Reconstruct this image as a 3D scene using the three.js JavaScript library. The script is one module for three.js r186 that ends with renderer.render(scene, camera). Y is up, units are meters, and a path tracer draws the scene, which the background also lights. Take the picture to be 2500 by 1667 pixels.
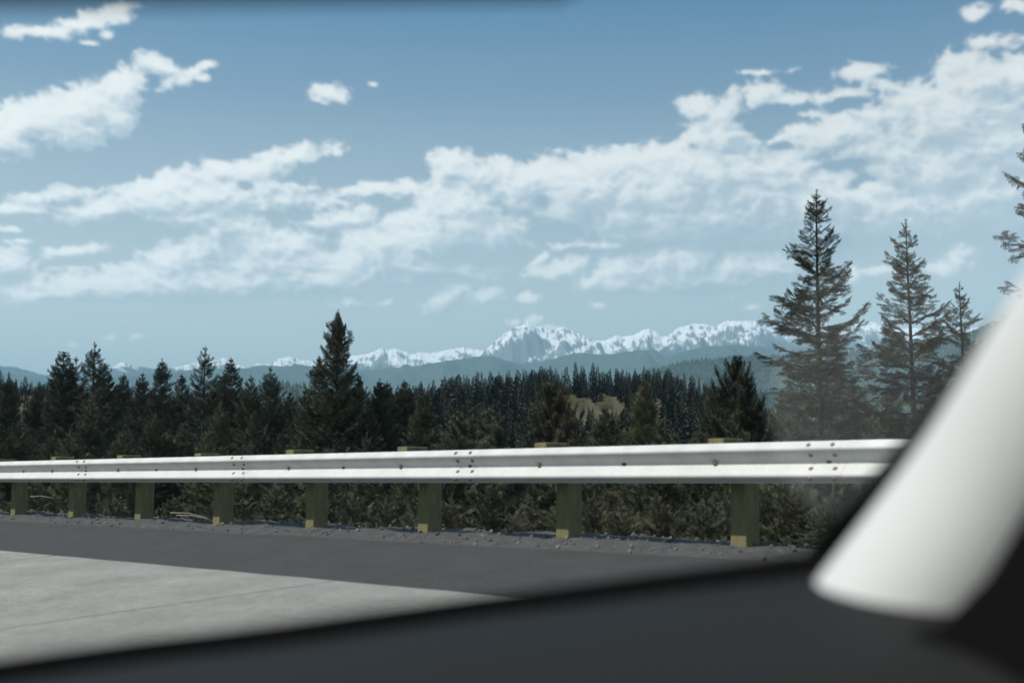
import * as THREE from 'three';
import { mergeGeometries } from 'three/addons/utils/BufferGeometryUtils.js';
import { RoundedBoxGeometry } from 'three/addons/geometries/RoundedBoxGeometry.js';

// ------------------------------------------------------------------ camera, sky, sun, exposure
const DEG = Math.PI / 180;
const scene = new THREE.Scene();
const EYE = new THREE.Vector3(0, 1.15, 0);          // driver's eye height above the lane
const YAW = 43.9 * DEG, PITCH = 6.49 * DEG;
const camera = new THREE.PerspectiveCamera(31.07, 1.5, 0.05, 90000);
camera.position.copy(EYE);
camera.lookAt(EYE.clone().add(new THREE.Vector3(-Math.sin(YAW) * Math.cos(PITCH), Math.sin(PITCH), -Math.cos(YAW) * Math.cos(PITCH))));
camera.focus = 34;
camera.userData.fStop = 1.9;
scene.add(camera);

const renderer = new THREE.WebGLRenderer();
renderer.toneMapping = THREE.LinearToneMapping;
renderer.toneMappingExposure = 1.2;
renderer.shadowMap.enabled = true;

const SUN = new THREE.Vector3(-0.09, 0.77, 0.62).normalize();
const sun = new THREE.DirectionalLight(new THREE.Color(1, 0.955, 0.88), 4.6);
sun.position.copy(SUN).multiplyScalar(400);
sun.castShadow = true;
sun.shadow.mapSize.set(4096, 4096);
Object.assign(sun.shadow.camera, { left: -140, right: 140, top: 140, bottom: -140, near: 10, far: 900 });
scene.add(sun, sun.target);
const FOG = new THREE.FogExp2(new THREE.Color(0.46, 0.81, 1.0), 7.4e-5);
scene.fog = FOG;

// ------------------------------------------------------------------ noise
function rng(seed) { let s = (seed * 2654435761) >>> 0 || 1; return () => { s = (s + 0x6D2B79F5) >>> 0; let t = Math.imul(s ^ (s >>> 15), 1 | s); t = (t + Math.imul(t ^ (t >>> 7), 61 | t)) ^ t; return ((t ^ (t >>> 14)) >>> 0) / 4294967296; }; }
const PERM = new Uint8Array(512), GX = new Float32Array(256), GY = new Float32Array(256);
{ const r = rng(77); const p = [...Array(256).keys()]; for (let i = 255; i > 0; i--) { const j = Math.floor(r() * (i + 1)); [p[i], p[j]] = [p[j], p[i]]; } for (let i = 0; i < 512; i++) PERM[i] = p[i & 255]; for (let i = 0; i < 256; i++) { const a = r() * Math.PI * 2; GX[i] = Math.cos(a); GY[i] = Math.sin(a); } }
function noise(x, y) {
  const xi = Math.floor(x), yi = Math.floor(y), fx = x - xi, fy = y - yi, X = xi & 255, Y = yi & 255;
  const u = fx * fx * fx * (fx * (fx * 6 - 15) + 10), v = fy * fy * fy * (fy * (fy * 6 - 15) + 10);
  const a = PERM[PERM[X] + Y], b = PERM[PERM[X + 1] + Y], c = PERM[PERM[X] + Y + 1], d = PERM[PERM[X + 1] + Y + 1];
  const n0 = GX[a] * fx + GY[a] * fy, n1 = GX[b] * (fx - 1) + GY[b] * fy, n2 = GX[c] * fx + GY[c] * (fy - 1), n3 = GX[d] * (fx - 1) + GY[d] * (fy - 1);
  return (n0 + u * (n1 - n0) + v * ((n2 + u * (n3 - n2)) - (n0 + u * (n1 - n0)))) * 1.41;
}
function fbm(x, y, o = 5, g = 0.5) { let s = 0, a = 1, t = 0; for (let i = 0; i < o; i++) { s += a * noise(x, y); t += a; a *= g; x = x * 2.03 + 17.1; y = y * 2.03 - 9.7; } return s / t; }
function billow(x, y, o = 5, g = 0.5) { let s = 0, a = 1, t = 0; for (let i = 0; i < o; i++) { s += a * (1 - 2 * Math.abs(noise(x, y))); t += a; a *= g; x = x * 2.07 + 5.3; y = y * 2.07 + 11.9; } return s / t; }
const clamp = (x, a = 0, b = 1) => Math.min(b, Math.max(a, x));
const sstep = (a, b, x) => { const t = clamp((x - a) / (b - a)); return t * t * (3 - 2 * t); };
const mix = (a, b, t) => a + (b - a) * t;
function curve(tab) { // piecewise interpolation of [[x, y], ...]
  return (x) => { let n = tab.length; if (x <= tab[0][0]) return tab[0][1]; if (x >= tab[n - 1][0]) return tab[n - 1][1]; let i = 1; while (tab[i][0] < x) i++; const [x0, y0] = tab[i - 1], [x1, y1] = tab[i]; return mix(y0, y1, (x - x0) / (x1 - x0)); };
}

// ------------------------------------------------------------------ the sky: air and clouds, by compass direction
// a cloud is a cluster of soft heaps: [azimuth, height above the horizon, half length, half height, tilt], all in degrees
const CLOUDS = [[-65.63, 19.24, 1.23, 0.23, 13], [-63.63, 20.02, 1.65, 0.42, 25], [-62.75, 20.49, 0.76, 0.39, 17], [-63.69, 19.09, 0.28, 0.09, 7], [-62.86, 19.51, 0.25, 0.15, 7], [-66.18, 15.25, 1.95, 1.06, 14], [-63.85, 16.14, 2.4, 1.1, 24], [-61.92, 17.35, 0.97, 0.88, 25], [-63.8, 15.11, 1.08, 0.64, 5], [-66.68, 14.56, 1.22, 0.59, 6], [-62.16, 16.01, 0.73, 0.75, 5], [-60.43, 18.42, 0.87, 0.47, -15], [-59.83, 17.81, 0.53, 0.29, 34], [-58.97, 18.35, 0.65, 0.18, 25], [-59.25, 17.9, 0.38, 0.26, 44], [-58.29, 18.59, 0.37, 0.11, 5], [-58.47, 18.11, 0.33, 0.13, -6], [-52.64, 17.74, 0.82, 0.41, 3], [-51.96, 17.67, 0.35, 0.15, 2], [-50.67, 18.3, 0.16, 0.1, 2], [-52.18, 15.08, 0.35, 0.2, 2], [-54.5, 14.79, 1.97, 0.47, 14], [-55.69, 14.25, 1.37, 0.58, 13], [-57.66, 13.95, 1.15, 0.66, 11], [-60.54, 13.09, 2.09, 0.61, 19], [-58.22, 12.84, 4.26, 0.74, 7], [-62.38, 12.01, 1.95, 0.38, 12], [-54.66, 12.72, 2.56, 0.36, 2], [-50.42, 13.52, 1.8, 0.32, 4], [-64.97, 12.38, 1.43, 0.28, 11], [-64.8, 12.59, 0.53, 0.26, 5], [-66.2, 11.72, 1.05, 0.17, 5], [-63.88, 10.19, 1.36, 0.23, 7], [-66.37, 9.5, 0.79, 0.56, 15], [-63.94, 9.31, 0.9, 0.08, 6], [-66.52, 10.86, 0.43, 0.11, 4], [-66.41, 10.36, 0.52, 0.07, 7], [-58.19, 11.87, 1.72, 0.31, 3], [-57.21, 11.72, 1.54, 0.43, -6], [-55.82, 11.43, 1.36, 0.24, -10], [-51.62, 12.03, 1.49, 0.32, 4], [-50.61, 12.52, 0.6, 0.24, 1], [-52.83, 11.86, 0.79, 0.14, 2], [-65.15, 8.03, 1.34, 0.38, 9], [-65.35, 8.49, 0.35, 0.53, 3], [-63.72, 8.44, 2.01, 0.65, 7], [-61.53, 8.88, 2.06, 0.69, 13], [-59.67, 9.85, 1.25, 0.86, 13], [-57.96, 10.51, 1.15, 0.78, 3], [-57.49, 11.22, 0.69, 0.55, 3], [-58.87, 8.9, 3.08, 0.71, 5], [-56.35, 9.0, 2.94, 0.83, 7], [-55.21, 10.72, 2.16, 0.79, 2], [-54.42, 10.85, 1.18, 0.64, 2], [-54.8, 10.04, 1.37, 0.8, 2], [-52.99, 9.3, 3.19, 0.9, 4], [-51.2, 10.94, 0.92, 0.64, 1], [-51.8, 10.13, 1.2, 0.6, 1], [-50.18, 10.97, 1.4, 0.88, 1], [-49.56, 9.97, 3.02, 0.91, 1], [-48.35, 11.4, 2.22, 1.33, 11], [-46.71, 11.62, 2.43, 1.05, 12], [-46.51, 12.83, 2.22, 1.04, 0], [-47.95, 12.61, 1.01, 0.8, 1], [-47.52, 9.8, 2.63, 0.44, 0], [-45.26, 11.23, 1.62, 0.69, 10], [-44.44, 11.64, 1.21, 0.4, 20], [-46.68, 14.56, 1.16, 0.8, 1], [-47.24, 14.22, 0.8, 0.44, 1], [-45.68, 14.03, 1.21, 0.68, 0], [-48.37, 13.6, 1.2, 0.4, 1], [-44.34, 14.34, 0.8, 0.6, 0], [-43.2, 13.84, 1.81, 0.92, 0], [-41.54, 14.23, 2.4, 0.92, 3], [-39.26, 14.59, 2.58, 0.72, 5], [-37.2, 14.84, 2.36, 0.71, 6], [-40.3, 13.22, 3.6, 0.92, -1], [-40.92, 12.62, 1.61, 0.6, -1], [-36.81, 13.34, 4.51, 1.39, -2], [-38.46, 12.19, 1.32, 0.88, -1], [-36.83, 11.55, 2.97, 0.68, -2], [-34.0, 12.06, 3.87, 1.11, 2], [-34.36, 14.05, 4.06, 1.3, -3], [-35.42, 11.31, 2.94, 0.4, -2], [-35.69, 17.08, 0.51, 0.29, -37], [-35.12, 17.02, 0.66, 0.54, -3], [-34.1, 16.74, 1.01, 0.74, -3], [-33.72, 15.88, 1.35, 0.94, -3], [-34.73, 15.73, 1.17, 0.59, -3], [-32.27, 17.55, 1.1, 0.58, 6], [-31.08, 17.28, 1.13, 0.27, 4], [-30.11, 16.51, 0.9, 0.27, 0], [-30.52, 15.81, 1.32, 0.5, 6], [-28.76, 15.59, 2.4, 0.88, 2], [-27.0, 16.22, 0.62, 0.57, -5], [-27.42, 18.14, 0.91, 0.41, -5], [-26.57, 17.6, 0.74, 0.29, -25], [-28.51, 17.29, 1.29, 0.27, 1], [-25.08, 16.8, 1.41, 0.56, 7], [-23.36, 18.02, 1.04, 0.55, 2], [-22.48, 17.19, 2.37, 1.02, 4], [-20.85, 17.18, 1.35, 1.09, -7], [-23.82, 15.84, 3.29, 1.5, -1], [-26.3, 14.55, 3.24, 0.76, -5], [-22.06, 14.19, 2.4, 1.67, -6], [-26.14, 13.78, 1.65, 0.87, -15], [-24.47, 13.46, 1.96, 1.33, -5], [-30.22, 12.29, 3.02, 1.17, -3], [-25.83, 12.04, 4.11, 1.07, -4], [-21.78, 12.49, 1.89, 1.31, -5], [-26.4, 11.59, 4.49, 0.5, -4], [-28.7, 11.24, 2.79, 0.31, -3], [-32.75, 14.18, 3.07, 0.98, -3], [-31.57, 13.53, 2.86, 0.78, -3], [-29.6, 13.62, 1.32, 0.39, -4], [-22.44, 20.09, 0.5, 0.37, 13], [-21.07, 20.17, 0.92, 0.32, 0], [-21.77, 18.83, 1.02, 0.27, -1], [-21.11, 11.5, 0.38, 0.48, -5], [-32.04, 18.51, 0.87, 0.08, 0], [-39.91, 10.9, 2.21, 0.14, -1], [-41.76, 9.85, 1.21, 0.49, 6], [-38.9, 9.68, 1.4, 0.65, -1], [-38.7, 9.07, 2.2, 0.4, -1], [-40.33, 9.19, 0.81, 0.4, -1], [-36.95, 10.25, 0.8, 0.84, -1], [-35.85, 9.92, 1.78, 1.08, -2], [-35.25, 9.31, 2.95, 0.72, -2], [-33.45, 9.66, 1.95, 0.8, -2], [-31.86, 9.8, 1.16, 0.67, -2], [-42.58, 10.5, 0.36, 0.16, 40], [-46.99, 8.43, 0.97, 0.45, 14], [-46.48, 8.76, 0.71, 0.36, 0], [-45.05, 8.6, 0.89, 0.28, 14], [-43.14, 8.52, 0.41, 0.24, 0], [-51.66, 8.2, 1.04, 0.34, 4], [-49.95, 8.21, 0.52, 0.1, 11], [-39.83, 8.18, 0.32, 0.14, -1], [-33.43, 8.36, 0.26, 0.18, -2], [-28.19, 9.26, 0.53, 0.33, -3], [-27.52, 9.43, 0.45, 0.19, -3], [-26.76, 9.35, 0.48, 0.23, -3], [-24.35, 9.3, 0.61, 0.31, 7], [-23.7, 9.61, 0.5, 0.42, 28], [-23.36, 10.0, 0.39, 0.38, -4], [-23.07, 9.57, 0.25, 0.27, -4], [-28.27, 12.67, 3.68, 1.07, -4], [-23.6, 12.07, 2.97, 1.13, -5], [-32.78, 12.9, 3.83, 1.08, -3], [-36.01, 12.13, 3.34, 0.9, -2], [-40.3, 13.62, 3.99, 1.0, 3], [-55.59, 9.78, 3.15, 0.91, 5], [-50.58, 10.26, 3.02, 1.0, 6], [-60.77, 8.72, 2.64, 0.66, 8], [-43.86, 7.35, 0.28, 0.12, 0], [-42.96, 7.43, 0.37, 0.14, 0], [-42.08, 7.08, 0.41, 0.1, 0], [-63.72, 6.03, 0.25, 0.1, 9], [-62.27, 6.32, 0.29, 0.13, 15], [-60.88, 6.45, 0.26, 0.1, 12], [-31.5, 8.21, 0.23, 0.12, -2], [-32.5, 7.8, 0.39, 0.12, -2]];
const HOLES = [[-28.03, 14.26, 1.21, 0.24, 4], [-31.7, 16.36, 1.42, 0.45, 0], [-28.06, 13.34, 0.53, 0.2, 30], [-42.26, 13.14, 0.53, 0.4, 0], [-56.46, 13.33, 0.4, 0.24, 0], [-50.43, 14.45, 3.04, 0.45, 0]];
function makeSky() {
  const W = 4096, H = 2048, dens = new Float32Array(W * H), data = new Float32Array(W * H * 4);
  const PX = 360 / W;
  const heap = CLOUDS.map(([a, e, rx, ry, t]) => [a, e, rx, ry, Math.cos(t * DEG), Math.sin(t * DEG), Math.cos(e * DEG), Math.max(rx, ry) * 2.2 + 1]);
  const hole = HOLES.map(([a, e, rx, ry, t]) => [a, e, rx, ry, Math.cos(t * DEG), Math.sin(t * DEG), Math.cos(e * DEG), Math.max(rx, ry) * 2.2 + 1]);
  const azOf = (i) => { const th = ((i + 0.5) / W - 0.5) * 2 * Math.PI; return Math.atan2(Math.cos(th), -Math.sin(th)) / DEG; };
  for (let j = H / 2; j < H; j++) {
    const el = (j + 0.5) / H * 180 - 90, ce = Math.cos(el * DEG);
    for (let i = 0; i < W; i++) {
      const az = azOf(i);
      // drift of the field elsewhere: the same broken cumulus, seen in perspective on a layer overhead
      const inside = sstep(-78, -71, az) * (1 - sstep(-18, -11, az)) * (1 - sstep(23, 29, el));
      const nx = az * ce, wx = fbm(nx * 0.33 + 3.1, el * 0.42 + 8.2, 4), wy = fbm(nx * 0.33 + 41.1, el * 0.42 + 2.2, 4);
      let s = 0;
      if (inside > 0) {
        const qx = wx * 0.62, qy = wy * 0.32;
        let acc = 0;
        for (let k = 0; k < heap.length; k++) {
          const h = heap[k]; let dy = el - h[1] + qy; if (dy > h[7] || dy < -h[7]) continue;
          let dx = (az - h[0]) * h[6] + qx; if (dx > h[7] || dx < -h[7]) continue;
          const u = (dx * h[4] + dy * h[5]) / h[2], v = (-dx * h[5] + dy * h[4]) / h[3];
          const d = (1 - Math.sqrt(u * u + v * v)) * (0.25 + 0.75 * Math.min(h[2], h[3]));
          acc += Math.exp(d * 9);
        }
        let f = acc > 0 ? Math.log(acc) / 9 : -2;
        for (let k = 0; k < hole.length; k++) {
          const h = hole[k], dy = el - h[1] + qy, dx = (az - h[0]) * h[6] + qx;
          const u = (dx * h[4] + dy * h[5]) / h[2], v = (-dx * h[5] + dy * h[4]) / h[3], q = u * u + v * v;
          if (q < 6) f -= 0.9 * Math.exp(-q * 1.1);
        }
        s = f < 0.5 ? Math.max(f, -2) : 0.5 + (1 - Math.exp(-(f - 0.5) * 1.2)) * 0.8;
      }
      if (inside < 1) {
        const t = 1 / Math.max(0.10, Math.sin(el * DEG) + 0.06), lx = Math.sin(az * DEG) * t, lz = Math.cos(az * DEG) * t;
        const g = (fbm(lx * 0.8 + 9, lz * 0.8 + 4, 5) - 0.10) * 3.4;
        s = mix(clamp(g, -2, 0.85), s, inside);
      }
      if (s > -0.9) {
        const det = billow(nx * 0.75 + wx * 0.6, el * 0.98 + wy * 0.5, 6, 0.60);
        s += (det - 0.42) * 0.64 + fbm(nx * 2.6 + 7, el * 3.8, 4) * 0.14 + 0.13;
      }
      dens[j * W + i] = s;
    }
  }
  const grad = curve([[0, 0], [5, 0.05], [8, 0.22], [11, 0.44], [14, 0.62], [18, 0.85], [22, 0.99], [40, 1.03], [90, 1.12]]);
  const rowLow = [0.85, 0.94, 0.91], rowHigh = [0.060, 0.178, 0.345];
  const sunAz = Math.atan2(SUN.x, -SUN.z) / DEG;
  const at = (i, j) => dens[Math.min(H - 1, Math.max(0, j)) * W + (((i % W) + W) % W)];
  for (let j = 0; j < H; j++) {
    const el = Math.max(0, (j + 0.5) / H * 180 - 90), g = grad(el);
    for (let i = 0; i < W; i++) {
      const az = azOf(i), o = (j * W + i) * 4;
      let da = Math.abs(az - sunAz); if (da > 180) da = 360 - da;
      const side = 1.12 - 0.36 * sstep(50, 168, da);            // deeper blue away from the sun
      let r = mix(rowLow[0], rowHigh[0], g) * side, gg = mix(rowLow[1], rowHigh[1], g) * mix(1, side, 0.9), b = mix(rowLow[2], rowHigh[2], g) * mix(1, side, 0.75);
      if (j >= H / 2) {
        const s = dens[j * W + i], a0 = sstep(-0.02, mix(0.24, 0.36, sstep(9, 17, el)), s);
        if (a0 > 0) {
          const dx = az > sunAz && az < sunAz + 180 ? -0.66 : 0.66, dy = 0.75;   // across the sky towards the sun
          let l = 0, thick = 0;
          for (const [L, w] of [[2, 0.9], [4, 0.9], [8, 0.75], [15, 0.55], [28, 0.35]]) l += w * (clamp(s, -0.15, 2) - clamp(at(Math.round(i + dx * L), Math.round(j + dy * L)), -0.15, 2));
          for (const L of [10, 22, 40]) thick += clamp(at(i, j + L), 0, 0.8);
          const lit = 0.5 + 0.5 * Math.tanh(l * 0.95 - thick * 0.30 + 0.12), core = sstep(0.05, 0.6, s);
          const cr = mix(0.455, 0.99, lit), cg = mix(0.560, 1.00, lit), cb = mix(0.650, 0.98, lit);
          const a = a0 * mix(0.78, 0.96, core), k = mix(0.95, side, 0.8) * (1 + (0.16 + 0.26 * lit) * (1 - sstep(5, 19, el))), air = 0.26 * (1 - sstep(3.5, 15, el)); // low clouds lie behind more air
          r = mix(r, mix(cr * k, r, air), a); gg = mix(gg, mix(cg * k, gg, air), a); b = mix(b, mix(cb * k, b, air), a);
        }
      }
      data[o] = r * 1.12; data[o + 1] = gg * 1.11; data[o + 2] = b * 1.09; data[o + 3] = 1;
    }
  }
  const t = new THREE.DataTexture(data, W, H, THREE.RGBAFormat, THREE.FloatType);
  t.mapping = THREE.EquirectangularReflectionMapping; t.magFilter = THREE.LinearFilter; t.needsUpdate = true;
  return t;
}
const skyTexture = makeSky();
scene.background = skyTexture; scene.environment = skyTexture;

// ------------------------------------------------------------------ small tools
const taken = {};
function numbered(name) { const n = taken[name] = (taken[name] ?? -1) + 1; return n ? `${name}_${String(n).padStart(3, '0')}` : name; }
function mesh(name, geo, mat, parent) { const m = new THREE.Mesh(geo, mat); m.name = parent === scene ? numbered(name) : name; m.castShadow = m.receiveShadow = true; (parent || scene).add(m); return m; }
function structure(name, geo, mat) { const m = mesh(name, geo, mat, scene); m.userData.kind = 'structure'; return m; }
function thing(name, label, category, pos, group) { const o = new THREE.Group(); o.name = numbered(name); if (pos) o.position.set(...pos); o.userData = { label, category }; if (group) o.userData.group = group; scene.add(o); return o; }
function grid(nu, nv, fn, colorFn, close) { // fn(u, v) -> [x, y, z]
  const pos = new Float32Array((nu + 1) * (nv + 1) * 3), uv = new Float32Array((nu + 1) * (nv + 1) * 2), idx = [], col = colorFn ? new Float32Array((nu + 1) * (nv + 1) * 3) : null;
  for (let j = 0, k = 0; j <= nv; j++) for (let i = 0; i <= nu; i++, k++) {
    const p = fn(i / nu, j / nv, i, j); pos.set(p.slice(0, 3), k * 3); uv.set(p.length > 3 ? [p[3], p[4]] : [p[0], p[2]], k * 2); if (col) col.set(colorFn(p, i, j), k * 3);
  }
  for (let j = 0; j < nv; j++) for (let i = 0; i < nu; i++) { const a = j * (nu + 1) + i, b = a + 1, c = a + nu + 1, d = c + 1; idx.push(a, b, c, b, d, c); }
  const g = new THREE.BufferGeometry();
  g.setAttribute('position', new THREE.BufferAttribute(pos, 3)); g.setAttribute('uv', new THREE.BufferAttribute(uv, 2)); if (col) g.setAttribute('color', new THREE.BufferAttribute(col, 3));
  g.setIndex(idx); g.computeVertexNormals(); return g;
}
function tex(size, fn, srgb = false) { // fn(u, v) -> grey or [r, g, b] in 0..1, tiles
  const d = new Uint8Array(size * size * 4);
  for (let j = 0; j < size; j++) for (let i = 0; i < size; i++) { const v = fn(i / size, j / size, i, j), o = (j * size + i) * 4; const c = Array.isArray(v) ? v : [v, v, v]; d[o] = clamp(c[0]) * 255; d[o + 1] = clamp(c[1]) * 255; d[o + 2] = clamp(c[2]) * 255; d[o + 3] = 255; }
  const t = new THREE.DataTexture(d, size, size); t.wrapS = t.wrapT = THREE.RepeatWrapping; t.magFilter = THREE.LinearFilter; if (srgb) t.colorSpace = THREE.SRGBColorSpace; t.needsUpdate = true; return t;
}
const tileNoise = (u, v, f, o) => { // seamless
  const n = (x, y) => fbm(x, y, o); const a = n(u * f, v * f), b = n((u - 1) * f, v * f), c = n(u * f, (v - 1) * f), d = n((u - 1) * f, (v - 1) * f);
  return mix(mix(a, b, u), mix(c, d, u), v);
};
const lin = (r, g, b) => new THREE.Color().setRGB(r, g, b);
const std = (o) => new THREE.MeshStandardMaterial(o);
function withRepeat(t, x, y) { const c = t.clone(); c.repeat.set(x, y); c.needsUpdate = true; return c; }

// ------------------------------------------------------------------ ground
const BANK = 0.073;                       // the carriageway is banked up towards the rail
const road = (z) => -BANK * z;
const crestEl = curve([[-78.265, 2.972], [-69.712, 3.241], [-66.53, 3.235], [-61.466, 2.941], [-56.107, 2.402], [-54.27, 2.286], [-52.417, 2.374], [-50.545, 2.535], [-48.66, 2.828], [-46.762, 3.081], [-43.9, 3.351], [-41.036, 3.595], [-39.133, 3.606], [-37.243, 3.442], [-35.744, 3.186], [-34.449, 2.612], [-32.982, 2.04], [-31.711, 1.66], [-28.135, 1.36], [-24.681, 1.156], [-21.361, 1.131], [-13.753, 0.895]]);
const CRESTR = 350;
function groundH(x, z) {
  if (z > -8.9) return (z > 14 ? road(14) : road(z)) - 0.3;
  const d = -z - 8.9, r = Math.hypot(x, z), az = Math.atan2(x, -z) / DEG;
  const drop = 0.42 - 0.62 * Math.min(d, 11) - 0.08 * clamp(d - 11, 0, 30);
  const front = sstep(-105, -85, az) * (1 - sstep(20, 50, az));
  const crest = mix(-6, EYE.y + CRESTR * Math.tan(crestEl(az) * DEG), front);
  const s = sstep(60, CRESTR, r), far = sstep(CRESTR, 1100, r);
  let y = mix(drop, crest, s * s * 0.35 + s * 0.65);
  y = mix(y, -14, far);
  const rough = sstep(9.6, 20, -z);
  return y + rough * (fbm(x * 0.05, z * 0.05, 3) * 1.1 + fbm(x * 0.4, z * 0.4, 2) * 0.12 + sstep(80, 200, r) * fbm(x * 0.012, z * 0.012, 3) * 5 * (1 - far));
}
const dirtTex = tex(512, (u, v) => { const n = tileNoise(u, v, 6, 5), m = tileNoise(u, v, 40, 2); return [0.40 + n * 0.22 + m * 0.1, 0.37 + n * 0.2 + m * 0.1, 0.27 + n * 0.14 + m * 0.08]; }, true);
{
  const geom = (a, b, n, k) => { const o = []; for (let i = 0; i <= n; i++) o.push(a + (b - a) * (Math.expm1(k * i / n) / Math.expm1(k))); return o; };
  const xs = [...geom(60, 26000, 46, 6).reverse().map((v) => -v), ...Array.from({ length: 79 }, (_, i) => -60 + (i + 1) * 1.5), ...geom(60, 26000, 46, 6)];
  const zs = [...geom(14, 26000, 20, 7).reverse(), 0, -5, -8, -8.9, ...Array.from({ length: 56 }, (_, i) => -8.9 - (i + 1) * 0.6), ...geom(43, 26000, 90, 6.2).map((v) => -v)];
  const g = grid(xs.length - 1, zs.length - 1, (u, v, i, j) => [xs[i], groundH(xs[i], zs[j]), zs[j], xs[i] / 4, zs[j] / 4]);
  structure('ground', g, std({ map: dirtTex, color: lin(0.50, 0.50, 0.40), roughness: 1 }));
}
// asphalt shoulder, concrete lane, gravel verge
const asphaltTex = tex(1024, (u, v) => { const n = tileNoise(u, v, 5, 4), m = tileNoise(u, v, 190, 2), k = tileNoise(u, v, 60, 2); const s = 0.205 + n * 0.05 + m * 0.15 + k * 0.07; return [s * 1.04, s, s * 0.945]; }, true);
const asphaltBump = tex(1024, (u, v) => 0.5 + tileNoise(u, v, 190, 2) * 0.5 + tileNoise(u, v, 80, 2) * 0.3);
const concreteTex = tex(1024, (u, v) => { const n = tileNoise(u, v, 4, 5), m = tileNoise(u, v, 150, 2), st = tileNoise(u, v * 0.999, 30, 3); const s = 0.53 + n * 0.13 + m * 0.12 + st * 0.09; return [s * 1.015, s * 1.0, s * 0.95]; }, true);
const concreteBump = tex(1024, (u, v) => 0.5 + tileNoise(u, v, 150, 2) * 0.35 + 0.25 * Math.sin((u + tileNoise(u, v, 8, 2) * 0.01) * 2 * Math.PI * 48));
const X0 = -150, X1 = 40, CONC = -5.69, ASPH = -8.05;
{
  const g = grid(190, 12, (u, v) => { const x = mix(X0, X1, u), z = mix(CONC + 0.6, ASPH - 0.03 + (v === 1 ? fbm(x * 1.3, 3, 3) * 0.10 : 0), v); return [x, road(z) + (v > 0.98 ? -0.03 : 0) + fbm(x * 0.4, z * 0.6, 2) * 0.006, z, x / 2.2, z / 2.2]; });
  structure('asphalt_shoulder', g, std({ map: asphaltTex, bumpMap: asphaltBump, bumpScale: 0.004, roughness: 0.92 }));
  structure('road_base', new THREE.BoxGeometry(190, 0.2, 24).rotateX(Math.atan(BANK)).translate(-55, road(6) - 0.15, 6), std({ map: asphaltTex, roughness: 0.95 }));
  // concrete slabs with recessed joints
  const lane = new THREE.Group(); lane.name = 'concrete_lane'; lane.userData.kind = 'structure'; scene.add(lane);
  const cm = [0.96, 1.0, 1.035].map((k) => std({ map: concreteTex, bumpMap: concreteBump, bumpScale: 0.004, roughness: 0.88, color: lin(0.93 * k, 0.93 * k, 0.915 * k) }));
  const SL = 4.42, SKEW = 0.115;
  for (let k = -3; k < 30; k++) for (const [z0, z1] of [[CONC, -1.6], [-1.588, 2.06], [2.072, 5.7]]) {
    const xa = -7.27 - k * SL + 0.007, xb = xa + SL - 0.014, e = fbm(k * 3.7, z0, 1);
    const n = 10, g = grid(n, 8, (u, v) => {
      let z = mix(z0, z1, v), x = mix(xa, xb, u) - (z - CONC) * SKEW;
      if (v === 0 && z0 === CONC) z += fbm(x * 2.1, 5, 3) * 0.035;
      const edge = (u === 0 || u === 1 || v === 0 || v === 1) ? -0.004 : 0;
      return [x, road(z) + 0.014 + edge + e * 0.002, z, x / 2.6 + k * 0.37, z / 2.6 + k * 0.61];
    });
    const skirt = []; const p = g.attributes.position, ring = [];
    for (let i = 0; i <= n; i++) ring.push(i); for (let j = 1; j <= 8; j++) ring.push(j * (n + 1) + n); for (let i = n - 1; i >= 0; i--) ring.push(8 * (n + 1) + i); for (let j = 7; j >= 0; j--) ring.push(j * (n + 1));
    const sp = [], su = [], si = []; ring.forEach((q, i) => { sp.push(p.getX(q), p.getY(q), p.getZ(q), p.getX(q), p.getY(q) - 0.05, p.getZ(q)); su.push(p.getX(q), 0, p.getX(q), 0.1); if (i) { const b = i * 2; si.push(b - 2, b, b - 1, b, b + 1, b - 1); } });
    const sg = new THREE.BufferGeometry(); sg.setAttribute('position', new THREE.Float32BufferAttribute(sp, 3)); sg.setAttribute('uv', new THREE.Float32BufferAttribute(su, 2)); sg.setIndex(si); sg.computeVertexNormals();
    mesh('slab', mergeGeometries([g, sg]), cm[(k + 9) % 3], lane);
  }
  // gravel verge under the rail, with loose stones
  const gravelTex = tex(1024, (u, v) => { const m = tileNoise(u, v, 120, 3), n = tileNoise(u, v, 8, 3); const s = 0.26 + m * 0.30 + n * 0.10; return [s * 1.02, s, s * 0.97]; }, true);
  const vergeY = (x, z) => { return road(Math.max(z, -9.0)) + sstep(0.02, 0.35, -z + ASPH) * (0.03 + fbm(x * 1.1, z * 2.2, 3) * 0.07) + fbm(x * 6, z * 6, 2) * 0.022 - 0.028 - sstep(8.85, 9.9, -z) * 0.62; };
  const gg = grid(760, 26, (u, v) => { const x = mix(-75, 10, u), z = mix(ASPH + 0.05, -9.75, v); return [x, vergeY(x, z), z, x / 1.2, z / 1.2]; });
  structure('gravel_verge', gg, std({ map: gravelTex, roughness: 1 }));
  const R = rng(5), stone = new THREE.IcosahedronGeometry(1, 0), N = 15000, im = new THREE.InstancedMesh(stone, std({ roughness: 0.95 }), N), M = new THREE.Matrix4(), Q = new THREE.Quaternion(), E = new THREE.Euler();
  { const p = stone.attributes.position; for (let i = 0; i < p.count; i++) { const k = 0.8 + 0.4 * Math.abs(noise(p.getX(i) * 3 + 5, p.getY(i) * 3 + p.getZ(i))); p.setXYZ(i, p.getX(i) * k, p.getY(i) * k * 0.75, p.getZ(i) * k); } stone.computeVertexNormals(); }
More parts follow.
